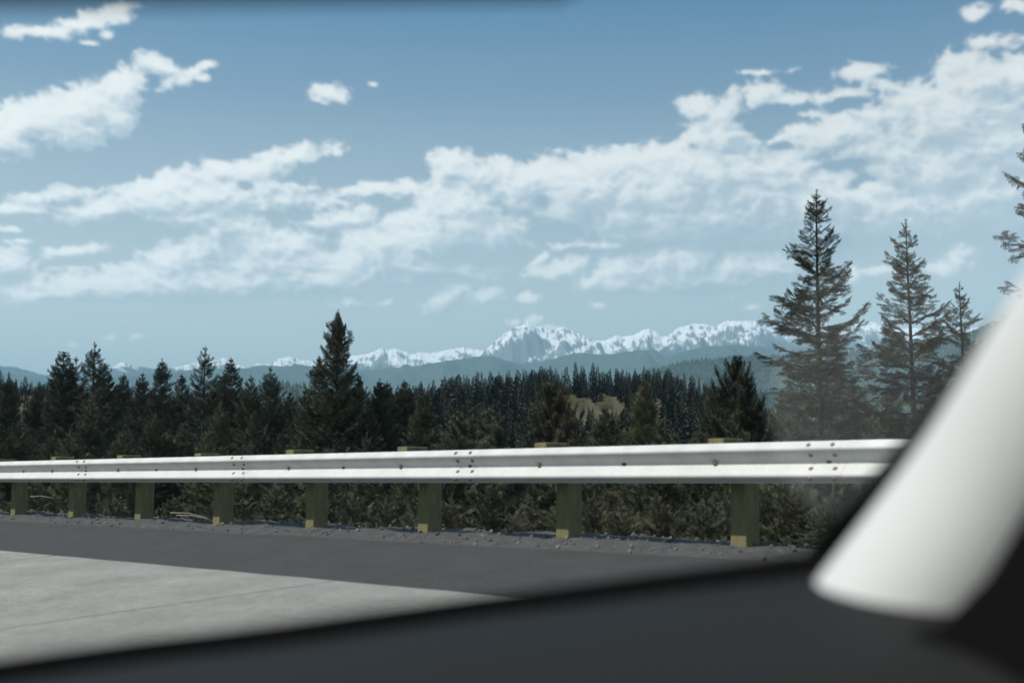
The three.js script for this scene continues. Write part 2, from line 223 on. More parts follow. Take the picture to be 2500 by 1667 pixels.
  for (let i = 0; i < N; i++) {
    const x = 4 - Math.pow(R(), 1.4) * 42, z = ASPH - 0.02 - Math.pow(R(), 0.9) * 1.35 + (R() < 0.06 ? R() * 0.5 : 0), s = 0.004 + Math.pow(R(), 9) * 0.026, t = 0.055 + R() * 0.10;
    const y = z > ASPH ? road(z) : vergeY(x, z);
    M.compose(new THREE.Vector3(x, y + s * 0.3, z), Q.setFromEuler(E.set(R() * 6, R() * 6, R() * 6)), new THREE.Vector3(s, s, s)); im.setMatrixAt(i, M); im.setColorAt(i, lin(t * 1.02, t, t * 0.95));
  }
  im.name = 'loose_gravel'; im.castShadow = im.receiveShadow = true; im.userData = { kind: 'stuff', label: 'loose grey gravel scattered along the verge under the guardrail', category: 'gravel' }; scene.add(im);
}

// ------------------------------------------------------------------ mountains and hills
function polar(az, r, y) { return [Math.sin(az * DEG) * r, y, -Math.cos(az * DEG) * r]; }
function ridgeMesh(prof, o) {
  const el = curve(prof), soft = new Map(), smooth = (az) => { const k = Math.round(az * 20); if (!soft.has(k)) { let m = 0; for (let q = -8; q <= 8; q++) m += el(k / 20 + q * 0.2); soft.set(k, m / 17); } return soft.get(k); };
  const tc = (o.rc - o.r0) / (o.r1 - o.r0), h = (az, t) => {
    const r = mix(o.r0, o.r1, t), x = Math.sin(az * DEG) * r, z = -Math.cos(az * DEG) * r, s = t < tc ? t / tc : 1 - (t - tc) / (1 - tc), f0 = 1 / o.spur;
    const w1 = fbm(x * f0 * 0.6 + 5, z * f0 * 0.6, 3), w2 = fbm(x * f0 * 0.6 - 7, z * f0 * 0.6 + 31, 3), away = 1 - s;
    const aw = az + w1 * away * 2.2, e = mix(smooth(aw), el(aw), sstep(0.35, 1, s)) + fbm(aw * o.jagF + w2 * 2 * away, r * f0 * 1.5, 4) * o.jag;
    const crest = EYE.y + o.rc * Math.tan(e * DEG), rise = crest - o.base;
    let y = o.base + rise * (t < tc ? Math.pow(s, o.pow) : Math.pow(s, 0.9));
    let spur = 0, a = 1, f = f0;
    for (let k = 0; k < 6; k++) { const q = 1 - Math.abs(noise(x * f + w1 * 0.8 + k * 7.7, z * f * (k < 2 ? 0.6 : 1) - w2 * 0.8 + 3.1 * k)); spur += a * (q * q - 0.6); a *= 0.54; f *= 2.05; }
    return y + spur * o.amp * rise * (1 - 0.86 * sstep(0.75, 1, s)) * sstep(0, 0.3, s);
  };
  return { h, g: grid(o.nu, o.nv, (u, v) => { const az = mix(o.az0, o.az1, u), t = Math.pow(v, o.rowPow || 1), r = mix(o.r0, o.r1, t); return [...polar(az, r, h(az, t)), az * 3, t * 8]; }, o.color) };
}
{
  const snowEl = curve([[-80, 5.05], [-62, 4.95], [-52, 5.05], [-46, 5.15], [-42, 5.2], [-38, 5.75], [-30, 6.1], [-10, 6.3]]);
  const range = ridgeMesh([[-75.68, 4.766], [-71.315, 4.637], [-68.224, 5.02], [-66.607, 4.994], [-66.098, 4.977], [-65.665, 4.885], [-65.007, 4.676], [-64.62, 4.616], [-64.102, 4.721], [-63.409, 4.796], [-62.746, 4.942], [-62.163, 5.031], [-61.512, 5.305], [-61.032, 5.063], [-60.627, 5.037], [-60.077, 4.959], [-59.407, 5.105], [-58.39, 5.24], [-57.637, 5.406], [-57.152, 5.621], [-56.727, 5.389], [-55.955, 5.255], [-55.665, 5.41], [-55.11, 5.308], [-54.763, 5.54], [-54.191, 5.644], [-53.685, 5.483], [-52.751, 5.536], [-51.91, 5.775], [-50.856, 5.959], [-50.402, 6.003], [-49.91, 6.141], [-49.642, 6.03], [-49.282, 6.167], [-48.976, 6.075], [-48.594, 5.926], [-48.308, 6.004], [-47.812, 6.046], [-47.009, 6.166], [-46.204, 6.227], [-45.628, 6.153], [-45.187, 6.116], [-44.842, 6.403], [-44.266, 6.977], [-43.996, 7.072], [-43.688, 7.244], [-43.419, 7.263], [-43.13, 7.454], [-42.783, 7.3], [-42.457, 7.108], [-42.207, 6.974], [-41.784, 7.01], [-41.457, 7.123], [-41.17, 6.969], [-40.615, 6.68], [-40.157, 6.505], [-39.468, 6.499], [-39.008, 6.666], [-38.722, 6.644], [-38.339, 6.83], [-37.956, 6.978], [-37.707, 7.127], [-37.479, 7.104], [-37.309, 7.045], [-36.858, 6.697], [-36.592, 6.769], [-36.287, 6.916], [-35.87, 7.061], [-35.509, 7.205], [-34.944, 7.195], [-34.497, 7.035], [-33.986, 7.307], [-33.501, 7.333], [-33.148, 7.269], [-32.83, 7.373], [-32.388, 7.269], [-32.06, 7.036], [-31.767, 6.972], [-31.506, 7.133], [-30.863, 7.171], [-30.098, 7.149], [-29.215, 7.01], [-28.495, 7.042], [-27.962, 6.932], [-27.423, 7.115], [-26.598, 6.975], [-25.868, 6.837], [-24.475, 6.638], [-22.444, 6.64], [-19.519, 6.238], [-13.489, 5.496]], {
    r0: 12500, rc: 16000, r1: 17600, az0: -78, az1: -8, nu: 1150, nv: 170, base: 300, pow: 1.25, spur: 1000, amp: 0.27, jag: 0.12, jagF: 9,
    color: null,
  });
  const p = range.g.attributes.position, n = range.g.attributes.normal, col = new Float32Array(p.count * 3);
  for (let i = 0; i < p.count; i++) {
    const x = p.getX(i), y = p.getY(i), z = p.getZ(i), r = Math.hypot(x, z), e = Math.atan2(y - EYE.y, r) / DEG, az = Math.atan2(x, -z) / DEG;
    const nz = fbm(x * 0.0018, z * 0.0018, 4), nf = fbm(x * 0.0095 + y * 0.004, z * 0.005 - y * 0.004, 4), ns = fbm(az * 26, e * 7, 3);
    const above = e - snowEl(az) - 0.12 + nz * 0.5 + nf * 0.55;
    let snow = sstep(-0.06, 0.16, above);
    const steep = 1 - n.getY(i);
    const rock = sstep(0.30, 0.42, steep * 1.08 + nf * 0.46 + ns * 0.24 + nz * 0.22);
    snow *= 1 - 0.9 * rock;
    const wooded = 1 - sstep(-0.1, 0.5, above + 0.25);
    const base = [mix(0.085, 0.024, wooded), mix(0.082, 0.036, wooded), mix(0.085, 0.030, wooded)];
    const k = 1 + nf * 0.35;
    col.set([mix(base[0] * k, 0.86, snow), mix(base[1] * k, 0.87, snow), mix(base[2] * k, 0.89, snow)], i * 3);
  }
  range.g.setAttribute('color', new THREE.BufferAttribute(col, 3));
  structure('mountain_range', range.g, std({ vertexColors: true, roughness: 0.9 }));
  const wood = (k) => (q) => { const n = fbm(q[0] * 0.004, q[2] * 0.004, 4), m = fbm(q[0] * 0.02, q[2] * 0.02, 2); const s = k * (1 + n * 0.5 + m * 0.35); return [0.034 * s, 0.050 * s, 0.034 * s]; };
  const foot = ridgeMesh([[-75.661, 4.442], [-68.208, 4.673], [-66.596, 4.73], [-65.605, 4.639], [-64.933, 4.5], [-64.091, 4.435], [-62.388, 4.554], [-61.526, 4.703], [-59.773, 4.875], [-57.988, 5.027], [-56.173, 5.157], [-54.333, 5.322], [-53.216, 5.34], [-51.901, 5.226], [-50.957, 5.086], [-49.634, 5.27], [-47.731, 5.437], [-46.393, 5.673], [-45.436, 5.905], [-44.86, 5.945], [-44.284, 5.755], [-43.516, 5.43], [-42.749, 5.467], [-41.406, 5.826], [-40.639, 5.936], [-40.066, 5.894], [-39.111, 5.963], [-37.966, 6.18], [-37.207, 6.133], [-36.738, 5.824], [-36.077, 5.891], [-35.321, 6.069], [-34.195, 6.181], [-33.449, 6.205], [-32.526, 6.055], [-31.607, 5.997], [-29.783, 6.082], [-27.993, 5.94], [-25.37, 5.712], [-21.185, 5.17], [-13.527, 4.837]], { r0: 8600, rc: 11500, r1: 12600, az0: -78, az1: -8, nu: 420, nv: 60, base: 120, pow: 1.0, spur: 1100, amp: 0.26, jag: 0.04, jagF: 3, color: wood(1) });
  structure('foothills', foot.g, std({ vertexColors: true, roughness: 1 }));
  const hillL = ridgeMesh([[-75.579, 3.064], [-61.486, 3.522], [-57.956, 3.861], [-56.148, 4.132], [-55.052, 4.354], [-54.314, 4.421], [-53.197, 4.323], [-51.885, 4.187], [-48.67, 3.871], [-44.856, 3.599], [-37.238, 3.764], [-31.656, 3.946], [-28.053, 4.013], [-24.574, 4.027], [-18.054, 3.927]], { r0: 2100, rc: 3000, r1: 3500, az0: -78, az1: -8, nu: 330, nv: 40, base: -5, pow: 0.9, spur: 500, amp: 0.12, jag: 0.03, jagF: 3, color: wood(0.95) });
  structure('low_wooded_hill', hillL.g, std({ vertexColors: true, roughness: 1 }));
  const hillR = ridgeMesh([[-41.036, 3.595], [-39.507, 4.254], [-37.982, 4.813], [-37.221, 5.09], [-36.462, 5.309], [-35.331, 5.502], [-33.834, 5.573], [-32.167, 5.617], [-30.701, 5.678], [-28.893, 5.726], [-27.467, 5.778], [-26.233, 5.886], [-24.837, 6.164], [-23.799, 6.484], [-22.437, 6.818], [-21.108, 6.931], [-17.905, 6.931], [-13.432, 6.484]], { r0: 3700, rc: 5200, r1: 5900, az0: -42, az1: -8, nu: 260, nv: 60, base: -5, pow: 0.9, spur: 800, amp: 0.14, jag: 0.02, jagF: 3, color: wood(1) });
  structure('wooded_hill', hillR.g, std({ vertexColors: true, roughness: 1 }));
  // the woods that cover the two nearer hills
  const R = rng(91), cone = new THREE.ConeGeometry(0.2, 1, 5, 1).translate(0, 0.5, 0), M = new THREE.Matrix4(), Q = new THREE.Quaternion();
  for (const [name, label, hill, o, n, hh] of [
    ['hillside_forest', 'hazy conifer forest covering the blue green hill at right', hillR, { r0: 3700, rc: 5200, r1: 5900, az0: -40, az1: -17 }, 14000, 17],
    ['valley_forest', 'hazy conifer forest on the low hill beyond the valley', hillL, { r0: 2100, rc: 3000, r1: 3500, az0: -70, az1: -17 }, 14000, 15]]) {
    const im = new THREE.InstancedMesh(cone, std({ color: lin(1, 1, 1), roughness: 1 }), n);
    for (let i = 0; i < n; i++) {
      const az = mix(o.az0, o.az1, R()), t = Math.sqrt(R()) * 0.80, r = mix(o.r0, o.r1, t), h = hh * (0.6 + R() * 0.7), k = 0.7 + R() * 0.6;
      const [x, y, z] = polar(az, r, hill.h(az, t)); M.compose(new THREE.Vector3(x, y - 1.5, z), Q, new THREE.Vector3(h * (0.9 + R() * 0.6), h, h)); im.setMatrixAt(i, M); im.setColorAt(i, lin(0.028 * k, 0.044 * k, 0.028 * k));
    }
    im.name = name; im.castShadow = im.receiveShadow = true; im.userData = { kind: 'stuff', label, category: 'forest' }; scene.add(im);
  }
}

// ------------------------------------------------------------------ conifers
const bark = std({ color: lin(0.050, 0.042, 0.034), roughness: 1 });
const barkPale = std({ color: lin(0.11, 0.095, 0.08), roughness: 1 });
const needleMat = std({ color: lin(1, 1, 1), roughness: 0.72, side: THREE.DoubleSide });
function triangles(list) { const g = new THREE.BufferGeometry(); g.setAttribute('position', new THREE.Float32BufferAttribute(list, 3)); g.setAttribute('uv', new THREE.Float32BufferAttribute(new Float32Array(list.length / 3 * 2), 2)); g.computeVertexNormals(); return g; }
function sprayGeometry(seed) { // a fir spray of unit length: a shoot with side shoots, each set with needles
  const R = rng(seed), T = [];
  const shoot = (ox, oy, oz, dx, dy, dz, len, n) => {
    const sx = -dz, sz = dx;
    T.push(ox, oy, oz, ox + sx * 0.012, oy, oz + sz * 0.012, ox + dx * len, oy + dy * len, oz + dz * len);
    for (let i = 0; i < n; i++) {
      const t = (i + 0.6) / n * len, side = i % 2 ? 1 : -1, l = 0.13 + R() * 0.06, up = (R() - 0.25) * 0.12, f = 0.06 + R() * 0.06, w = 0.036;
      const bx = ox + dx * t, by = oy + dy * t, bz = oz + dz * t;
      T.push(bx - dx * w, by - dy * w, bz - dz * w, bx + dx * w, by + dy * w, bz + dz * w, bx + dx * f + sx * side * l, by + dy * f + up, bz + dz * f + sz * side * l);
      if (i % 2) T.push(bx - dx * w, by, bz - dz * w, bx + dx * w, by, bz + dz * w, bx + dx * 0.07 + sx * (R() - 0.5) * 0.08, by + 0.11 + R() * 0.05, bz + dz * 0.07 + sz * (R() - 0.5) * 0.08);
    }
  };
  shoot(0, 0, 0, 1, 0.0, 0, 1, 12);
  for (let k = 0; k < 3; k++) for (const s of [-1, 1]) { const a = (42 + R() * 18) * DEG * s, x = 0.12 + k * 0.23 + R() * 0.1, d = -0.1 - R() * 0.12; shoot(x, 0, 0, Math.cos(a), d, Math.sin(a), 0.46 - k * 0.1 + R() * 0.08, 6); }
  return triangles(T);
}
function tuftGeometry(seed) { // a pine tuft: long needles fanning from the end of a twig along +x
  const R = rng(seed), T = [];
  for (let i = 0; i < 46; i++) { const t = R() * 0.55, a = R() * Math.PI * 2, th = (25 + R() * 55) * DEG, l = 0.5 + R() * 0.28, dx = Math.cos(th), dy = Math.sin(th) * Math.cos(a), dz = Math.sin(th) * Math.sin(a), w = 0.024; T.push(t, -dz * w, dy * w, t, dz * w, -dy * w, t + dx * l, dy * l, dz * l); }
  return triangles(T);
}
const SPRAYS = [sprayGeometry(3), sprayGeometry(8), sprayGeometry(21)], TUFTS = [tuftGeometry(4), tuftGeometry(9)];
function stick(a, b, ra, rb, sides, out) { // tapered twig between two points, appended to a triangle list
  const d = b.clone().sub(a).normalize(), u = new THREE.Vector3(Math.abs(d.y) > 0.9 ? 1 : 0, Math.abs(d.y) > 0.9 ? 0 : 1, 0).cross(d).normalize(), v = d.clone().cross(u);
  for (let k = 0; k < sides; k++) { const P = (c, q, r) => { const an = q / sides * Math.PI * 2; return [c.x + (u.x * Math.cos(an) + v.x * Math.sin(an)) * r, c.y + (u.y * Math.cos(an) + v.y * Math.sin(an)) * r, c.z + (u.z * Math.cos(an) + v.z * Math.sin(an)) * r]; }; const p = P(a, k, ra), q = P(a, k + 1, ra), s = P(b, k, rb), t = P(b, k + 1, rb); out.push(...p, ...q, ...s, ...q, ...t, ...s); }
}
/* o: H height, R crown radius at its foot, start (share of H bare), whorl (m between branch levels), per (branches a level), spray (m), tint, gaps, pine, tops */
function conifer(name, label, pos, o, group) {
  const R = rng(o.seed), H = o.H, t0 = thing(name, label, 'tree', pos, group), wood = [], mats = [], cols = [];
  const lean = (R() - 0.5) * 0.03, ph = R() * 9, spine = (h) => new THREE.Vector3(lean * h + Math.sin(h * 0.7 + ph) * 0.015 * h / 6, h, Math.cos(h * 0.6 + ph) * 0.015 * h / 6);
  const r0 = o.trunk || H * 0.0105, SEG = 14;
  for (let i = 0; i < SEG; i++) { const a = i / SEG, b = (i + 1) / SEG; stick(spine(H * a), spine(H * b), r0 * Math.pow(1 - a, 0.8) + 0.006, r0 * Math.pow(1 - b, 0.8) + 0.005, 7, wood); }
  const M = new THREE.Matrix4(), X = new THREE.Vector3(), Y = new THREE.Vector3(), Z = new THREE.Vector3(), UPV = new THREE.Vector3(0, 1, 0);
  const put = (p, d, s, roll) => { X.copy(d).normalize(); Z.copy(X).cross(UPV); if (Z.lengthSq() < 1e-4) Z.set(0, 0, 1); Z.normalize(); Y.copy(Z).cross(X).normalize(); Y.applyAxisAngle(X, roll); Z.copy(X).cross(Y); M.makeBasis(X.clone().multiplyScalar(s), Y.clone().multiplyScalar(s), Z.clone().multiplyScalar(s)); M.setPosition(p); mats.push(M.clone());
    const w = R(), k = (0.72 + R() * 0.56) * (o.tone || 1), ol = o.olive || 0.25, m = w < ol ? 1 : 0; cols.push(mix(0.034, 0.080, m) * k * (o.warm || 1), mix(0.048, 0.077, m) * k, mix(0.027, 0.036, m) * k); };
  const cs = H * o.start, axisTop = (base, dir, top, foot, rad, whorl, per) => {
    for (let h = foot; h < top - 0.14; h += whorl * (0.65 + 0.7 * R()) * mix(1, 0.55, (h - foot) / (top - foot))) {
      const t = (h - foot) / (top - foot), nb = Math.max(3, Math.round(per * (0.7 + R() * 0.6)));
      const az0 = R() * 6.28;
      for (let b = 0; b < nb; b++) {
        if (R() < (o.gaps || 0)) continue;
        const az = az0 + b / nb * 6.28 + (R() - 0.5) * 0.9, L = Math.max(0.05, rad * (o.shape ? o.shape(t) : (1 - Math.exp(-(top - h - 0.05) * (o.k || 0.42) / rad)) * (0.35 + 0.65 * sstep(-0.2, 0.12, t))) * (o.even || ((o.vary ? 1 - o.vary : 0.55) + R() * (o.vary ? o.vary * 1.35 : 0.62))));
        const e0 = mix(o.el0 ?? -4, o.el1 ?? 48, Math.pow(t, 1.3)) * DEG + (R() - 0.5) * (o.wild || 0.25), sag = mix(0.30, 0.05, t) * (o.sag ?? 1), tipUp = o.tipUp ?? 0.22;
        const ca = Math.cos(az), sa = Math.sin(az), bend = (R() - 0.5) * 0.35;
        const P = (s) => { const hx = s * L * Math.cos(e0), a2 = bend * s * s; const y = s * L * Math.sin(e0) - sag * L * s * s + tipUp * L * s * s * s * s; const c2 = Math.cos(az + a2), s2 = Math.sin(az + a2); return base(h).add(new THREE.Vector3(c2 * hx, y, s2 * hx)); };
        const rb = Math.min(r0 * 0.42, 0.007 + L * 0.011); let prev = P(0); const NS = L > 0.8 ? 4 : 2;
        for (let q = 1; q <= NS; q++) { const c = P(q / NS); stick(prev, c, rb * (1 - (q - 1) / NS) + 0.002, rb * (1 - q / NS) + 0.002, 3, wood); prev = c; }
        const S = o.spray * clamp((top - h) / 1.6 + 0.28, 0.3, 1), step = S * (o.step || 0.42);
        for (let s = Math.max(L * (o.bare ?? 0.12), 0.03), side = 1; s < L; s += step * (0.75 + R() * 0.5), side = -side) {
          const f = s / L, p = P(f), d = P(Math.min(1, f + 0.04)).sub(P(f - 0.04)).normalize();
          if (o.pine) { const d2 = d.clone().applyAxisAngle(UPV, side * (0.2 + R() * 0.9)); d2.y += 0.25 + R() * 0.4; put(p, d2, S * (0.8 + R() * 0.5), R() * 6); if (L - s > S) { const q = p.clone().addScaledVector(d2.normalize(), S * 0.7); put(q, d2, S * (0.8 + R() * 0.4), R() * 6); } continue; }
          const tw = Math.min(S * 3.2, S * 0.5 + (L - s) * 0.42) * (0.6 + R() * 0.6), d2 = d.clone().applyAxisAngle(UPV, side * (0.55 + R() * 0.65)); d2.y -= 0.05 + R() * (o.hang ?? 0.22); d2.normalize();
          let u = 0; const q = p.clone(); let n = 0;
          do { const sc = S * (0.75 + R() * 0.5); put(q, d2, sc, (R() - 0.5) * (o.roll || 0.9)); q.addScaledVector(d2, sc * 0.62); u += sc * 0.62; d2.applyAxisAngle(UPV, (R() - 0.5) * 0.5); d2.y -= 0.06; d2.normalize(); n++; } while (u < tw && n < 5);
        }
        put(P(0.93), P(1).sub(P(0.9)), S * (0.9 + R() * 0.4), (R() - 0.5) * 0.6);
      }
    }
    for (let q = 0; q < 4; q++) { const a = R() * 6.28; put(base(top - 0.06 - q * 0.09), new THREE.Vector3(Math.cos(a) * 0.25, 1, Math.sin(a) * 0.25), Math.min(0.16, S0 * 0.5), R() * 6); }
  };
  const S0 = o.spray;
  axisTop((h) => spine(h), null, H, cs, o.R, o.whorl, o.per);
  for (const [dx, dz, foot, top, rad] of o.tops || []) { // further leaders beside the main one
    const f = (h) => { const s = sstep(foot * H - 0.4, foot * H + (top - foot) * H * 0.35, h); return spine(h).add(new THREE.Vector3(dx * s, 0, dz * s)); };
    let pv = spine(foot * H - 0.3); for (let q = 1; q <= 6; q++) { const c = f(mix(foot * H - 0.3, top * H, q / 6)); stick(pv, c, 0.05 * (1 - (q - 1) / 7), 0.05 * (1 - q / 7), 5, wood); pv = c; }
    axisTop(f, null, top * H, foot * H, rad, o.whorl * 0.8, o.per);
  }
  mesh('trunk', triangles(wood), o.pale ? barkPale : bark, t0);
  const im = new THREE.InstancedMesh(o.pine ? TUFTS[o.seed % 2] : SPRAYS[o.seed % 3], needleMat, mats.length);
  mats.forEach((m, i) => { im.setMatrixAt(i, m); im.setColorAt(i, lin(cols[i * 3], cols[i * 3 + 1], cols[i * 3 + 2])); });
  im.name = 'crown'; im.castShadow = im.receiveShadow = true; im.userData.kind = 'stuff'; t0.add(im);
  sprayCount += mats.length;
  return t0;
}
let sprayCount = 0;
function rooted(name, label, top, o, group) { const y = groundH(top[0], top[2]) - 0.15; return conifer(name, label, [top[0], y, top[2]], { ...o, H: top[1] - y }, group); }

rooted("fir_tree", "tallest sparse fir behind the guardrail, bare trunk showing between branches", [-15.0, 8.11, -25.98], { seed: 11, R: 2.3, trunk: 0.15, start: 0.12, whorl: 0.40, per: 4.6, spray: 0.22, gaps: 0.2, step: 0.36, olive: 0.25, sag: 1.0, tipUp: 0.14, el0: -4, el1: 42, vary: 0.62, k: 0.48, wild: 0.6, roll: 1.8, hang: 0.4 });
rooted("fir_tree", "sparse fir with a pointed top, second from the white pillar's left edge", [-13.5, 7.49, -27.9], { seed: 23, R: 1.7, trunk: 0.13, start: 0.12, whorl: 0.40, per: 4.6, spray: 0.22, gaps: 0.2, step: 0.36, olive: 0.25, sag: 1.0, tipUp: 0.14, el0: -4, el1: 42, vary: 0.62, k: 0.48, wild: 0.6, roll: 1.8, hang: 0.4 });
rooted("fir_tree", "shorter slender fir rising right beside the white pillar", [-12.49, 5.88, -28.37], { seed: 31, R: 1.5, start: 0.12, whorl: 0.40, per: 4.6, spray: 0.22, gaps: 0.2, step: 0.36, olive: 0.25, sag: 1.0, tipUp: 0.14, el0: -4, el1: 42, vary: 0.62, k: 0.48, wild: 0.6, roll: 1.8, hang: 0.4 });
rooted("fir_tree", "tall fir at the right edge, only its left branch tips showing", [-8.05, 9.05, -22.61], { seed: 41, R: 1.5, start: 0.12, whorl: 0.40, per: 4.6, spray: 0.22, gaps: 0.2, step: 0.36, olive: 0.25, sag: 1.0, tipUp: 0.14, el0: -4, el1: 42, vary: 0.62, k: 0.48, wild: 0.6, roll: 1.8, hang: 0.4 });
rooted("fir_tree", "big dense fir at centre left with a sharp top above the mountains", [-35.45, 7.39, -27.72], { seed: 52, R: 1.7, k: 0.50, vary: 0.5, gaps: 0.12, wild: 0.4, roll: 1.6, start: 0.03, whorl: 0.30, per: 7, spray: 0.21, step: 0.5, olive: 0.3, el1: 58, tops: [[0.62, -0.5, 0.5, 0.83, 0.62], [1.0, -0.75, 0.45, 0.755, 0.6], [-0.8, 0.55, 0.45, 0.79, 0.6]] });
rooted("fir_tree", "low fir leaning out to the right of the big dense fir", [-35.32, 4.9, -29.47], { seed: 57, R: 1.3, start: 0.06, whorl: 0.30, per: 6.5, spray: 0.27, step: 0.46, olive: 0.22 });
rooted("pine_tree", "dark bushy pine with two tufted tops left of the sparse firs", [-15.97, 4.06, -24.21], { seed: 62, R: 1.45, start: 0.05, whorl: 0.26, per: 6, spray: 0.22, k: 0.8, vary: 0.6, wild: 0.5, pine: true, el0: 5, el1: 62, tipUp: 0.4, bare: 0.25, olive: 0.15, tone: 0.8, tops: [[0.28, -0.2, 0.6, 0.955, 0.5], [0.5, -0.4, 0.5, 0.85, 0.5]] });
rooted("pine_tree", "broad brown green pine with a bare spiky leader in front of the ridge", [-21.42, 3.75, -23.77], { seed: 66, R: 1.7, start: 0.04, whorl: 0.30, per: 6, spray: 0.23, k: 0.8, vary: 0.6, wild: 0.5, pine: true, el0: 2, el1: 60, tipUp: 0.4, bare: 0.25, olive: 0.5, warm: 1.15 });
rooted("pine_tree", "broad rounded pine below the middle of the ridge", [-23.65, 3.3, -23.02], { seed: 71, R: 2.0, start: 0.04, whorl: 0.30, per: 6, spray: 0.23, k: 0.8, vary: 0.6, wild: 0.5, pine: true, el0: 2, el1: 50, tipUp: 0.3, bare: 0.2, olive: 0.4 });
rooted("pine_tree", "small olive pine right of the broad rounded pine", [-21.81, 3.09, -22.03], { seed: 74, R: 1.1, start: 0.04, whorl: 0.30, per: 5, spray: 0.22, k: 0.8, vary: 0.6, wild: 0.5, pine: true, el0: 2, el1: 50, olive: 0.4 });
rooted("fir_tree", "pale olive young fir standing out before the dark ridge", [-16.62, 3.37, -21.28], { seed: 78, R: 0.85, start: 0.02, whorl: 0.22, per: 6, spray: 0.20, olive: 0.75, tone: 1.25, el1: 55 });
rooted("fir_tree", "short olive fir left of the pale young fir", [-17.87, 2.83, -21.56], { seed: 81, R: 1.2, olive: 0.5, start: 0.06, whorl: 0.30, per: 6.5, spray: 0.27, step: 0.46 });
rooted("fir_tree", "narrow reddish green fir before the left end of the ridge", [-29.77, 4.1, -26.71], { seed: 84, R: 1.2, warm: 1.2, start: 0.06, whorl: 0.30, per: 6.5, spray: 0.27, step: 0.46, olive: 0.22 });
rooted("fir_tree", "slim fir just right of the big dense fir", [-41.94, 5.58, -35.59], { seed: 87, R: 1.6, start: 0.06, whorl: 0.30, per: 6.5, spray: 0.33, step: 0.46, olive: 0.22 });
rooted("fir_tree", "fuller fir beside the slim fir right of the big dense fir", [-42.28, 5.65, -36.73], { seed: 89, R: 1.8, start: 0.06, whorl: 0.30, per: 6.5, spray: 0.33, step: 0.46, olive: 0.22 });
rooted("fir_tree", "small dark fir at the right end of the ridge beside the two topped pine", [-25.55, 4.67, -37.04], { seed: 91, R: 1.5, start: 0.06, whorl: 0.30, per: 6.5, spray: 0.27, step: 0.46, olive: 0.22 });
rooted("fir_tree", "round topped dense conifer near the left edge, darkest in the row", [-52.17, 6.78, -25.35], { seed: 101, R: 1.7, shape: (t) => Math.pow(1 - t * t, 0.6) * 0.75 + 0.06, even: 0.9, start: 0.05, whorl: 0.40, per: 6, spray: 0.32, step: 0.5, olive: 0.12, tone: 0.8, k: 0.40, vary: 0.55, gaps: 0.06 });
rooted("fir_tree", "thin pointed fir between the round topped conifer and the tiered fir", [-53.7, 6.81, -26.76], { seed: 103, R: 1.5, start: 0.05, whorl: 0.55, per: 4.5, spray: 0.32, step: 0.5, olive: 0.12, tone: 0.8, k: 0.40, vary: 0.45, gaps: 0.12 });
rooted("fir_tree", "tall tiered fir rising highest near the left edge", [-48.94, 6.97, -25.09], { seed: 105, R: 2.3, start: 0.05, whorl: 0.55, per: 4.5, spray: 0.32, step: 0.5, olive: 0.12, tone: 0.8, k: 0.40, vary: 0.45, gaps: 0.12 });
rooted("fir_tree", "bushy conifer close right of the tall tiered fir", [-50.49, 6.27, -26.45], { seed: 107, R: 1.7, shape: (t) => Math.pow(1 - t * t, 0.7) * 0.8 + 0.05, start: 0.05, whorl: 0.40, per: 6, spray: 0.32, step: 0.5, olive: 0.12, tone: 0.8, k: 0.40, vary: 0.55, gaps: 0.06 });
rooted("fir_tree", "low fir in the dip right of the bushy conifer", [-65.95, 7.39, -35.71], { seed: 109, R: 2.3, start: 0.05, whorl: 0.40, per: 6, spray: 0.32, step: 0.5, olive: 0.12, tone: 0.8, k: 0.40, vary: 0.55, gaps: 0.06 });
rooted("fir_tree", "small pointed fir left of the even cone shaped fir", [-62.81, 7.17, -35.19], { seed: 111, R: 2.0, start: 0.05, whorl: 0.40, per: 6, spray: 0.32, step: 0.5, olive: 0.12, tone: 0.8, k: 0.40, vary: 0.55, gaps: 0.06 });
rooted("fir_tree", "even cone shaped fir against the snowy skyline at left", [-51.87, 6.87, -30.16], { seed: 113, R: 2.2, start: 0.05, whorl: 0.40, per: 6, spray: 0.32, step: 0.5, olive: 0.12, tone: 0.8, k: 0.40, vary: 0.55, gaps: 0.06 });
rooted("fir_tree", "short fir between the cone shaped fir and the crooked topped fir", [-54.88, 6.48, -32.92], { seed: 115, R: 1.9, start: 0.05, whorl: 0.40, per: 6, spray: 0.32, step: 0.5, olive: 0.12, tone: 0.8, k: 0.40, vary: 0.55, gaps: 0.06 });
rooted("fir_tree", "tall fir with a crooked one sided top in the left row", [-47.55, 7.04, -29.57], { seed: 117, R: 2.2, start: 0.05, whorl: 0.55, per: 4.5, spray: 0.32, step: 0.5, olive: 0.12, tone: 0.8, k: 0.40, vary: 0.45, gaps: 0.2 });
rooted("fir_tree", "stubby fir right of the crooked topped fir", [-52.17, 6.3, -33.5], { seed: 119, R: 1.6, start: 0.05, whorl: 0.40, per: 6, spray: 0.32, step: 0.5, olive: 0.12, tone: 0.8, k: 0.40, vary: 0.55, gaps: 0.06 });
rooted("fir_tree", "steep sided fir below the second white peak at left", [-48.58, 6.77, -31.68], { seed: 121, R: 1.9, start: 0.05, whorl: 0.40, per: 6, spray: 0.32, step: 0.5, olive: 0.12, tone: 0.8, k: 0.40, vary: 0.55, gaps: 0.06 });
rooted("fir_tree", "dusty olive fir in the middle of the left row", [-41.39, 5.32, -28.05], { seed: 123, R: 1.7, start: 0.05, whorl: 0.40, per: 6, spray: 0.32, step: 0.5, olive: 0.45, tone: 0.8, k: 0.40, vary: 0.55, gaps: 0.06 });
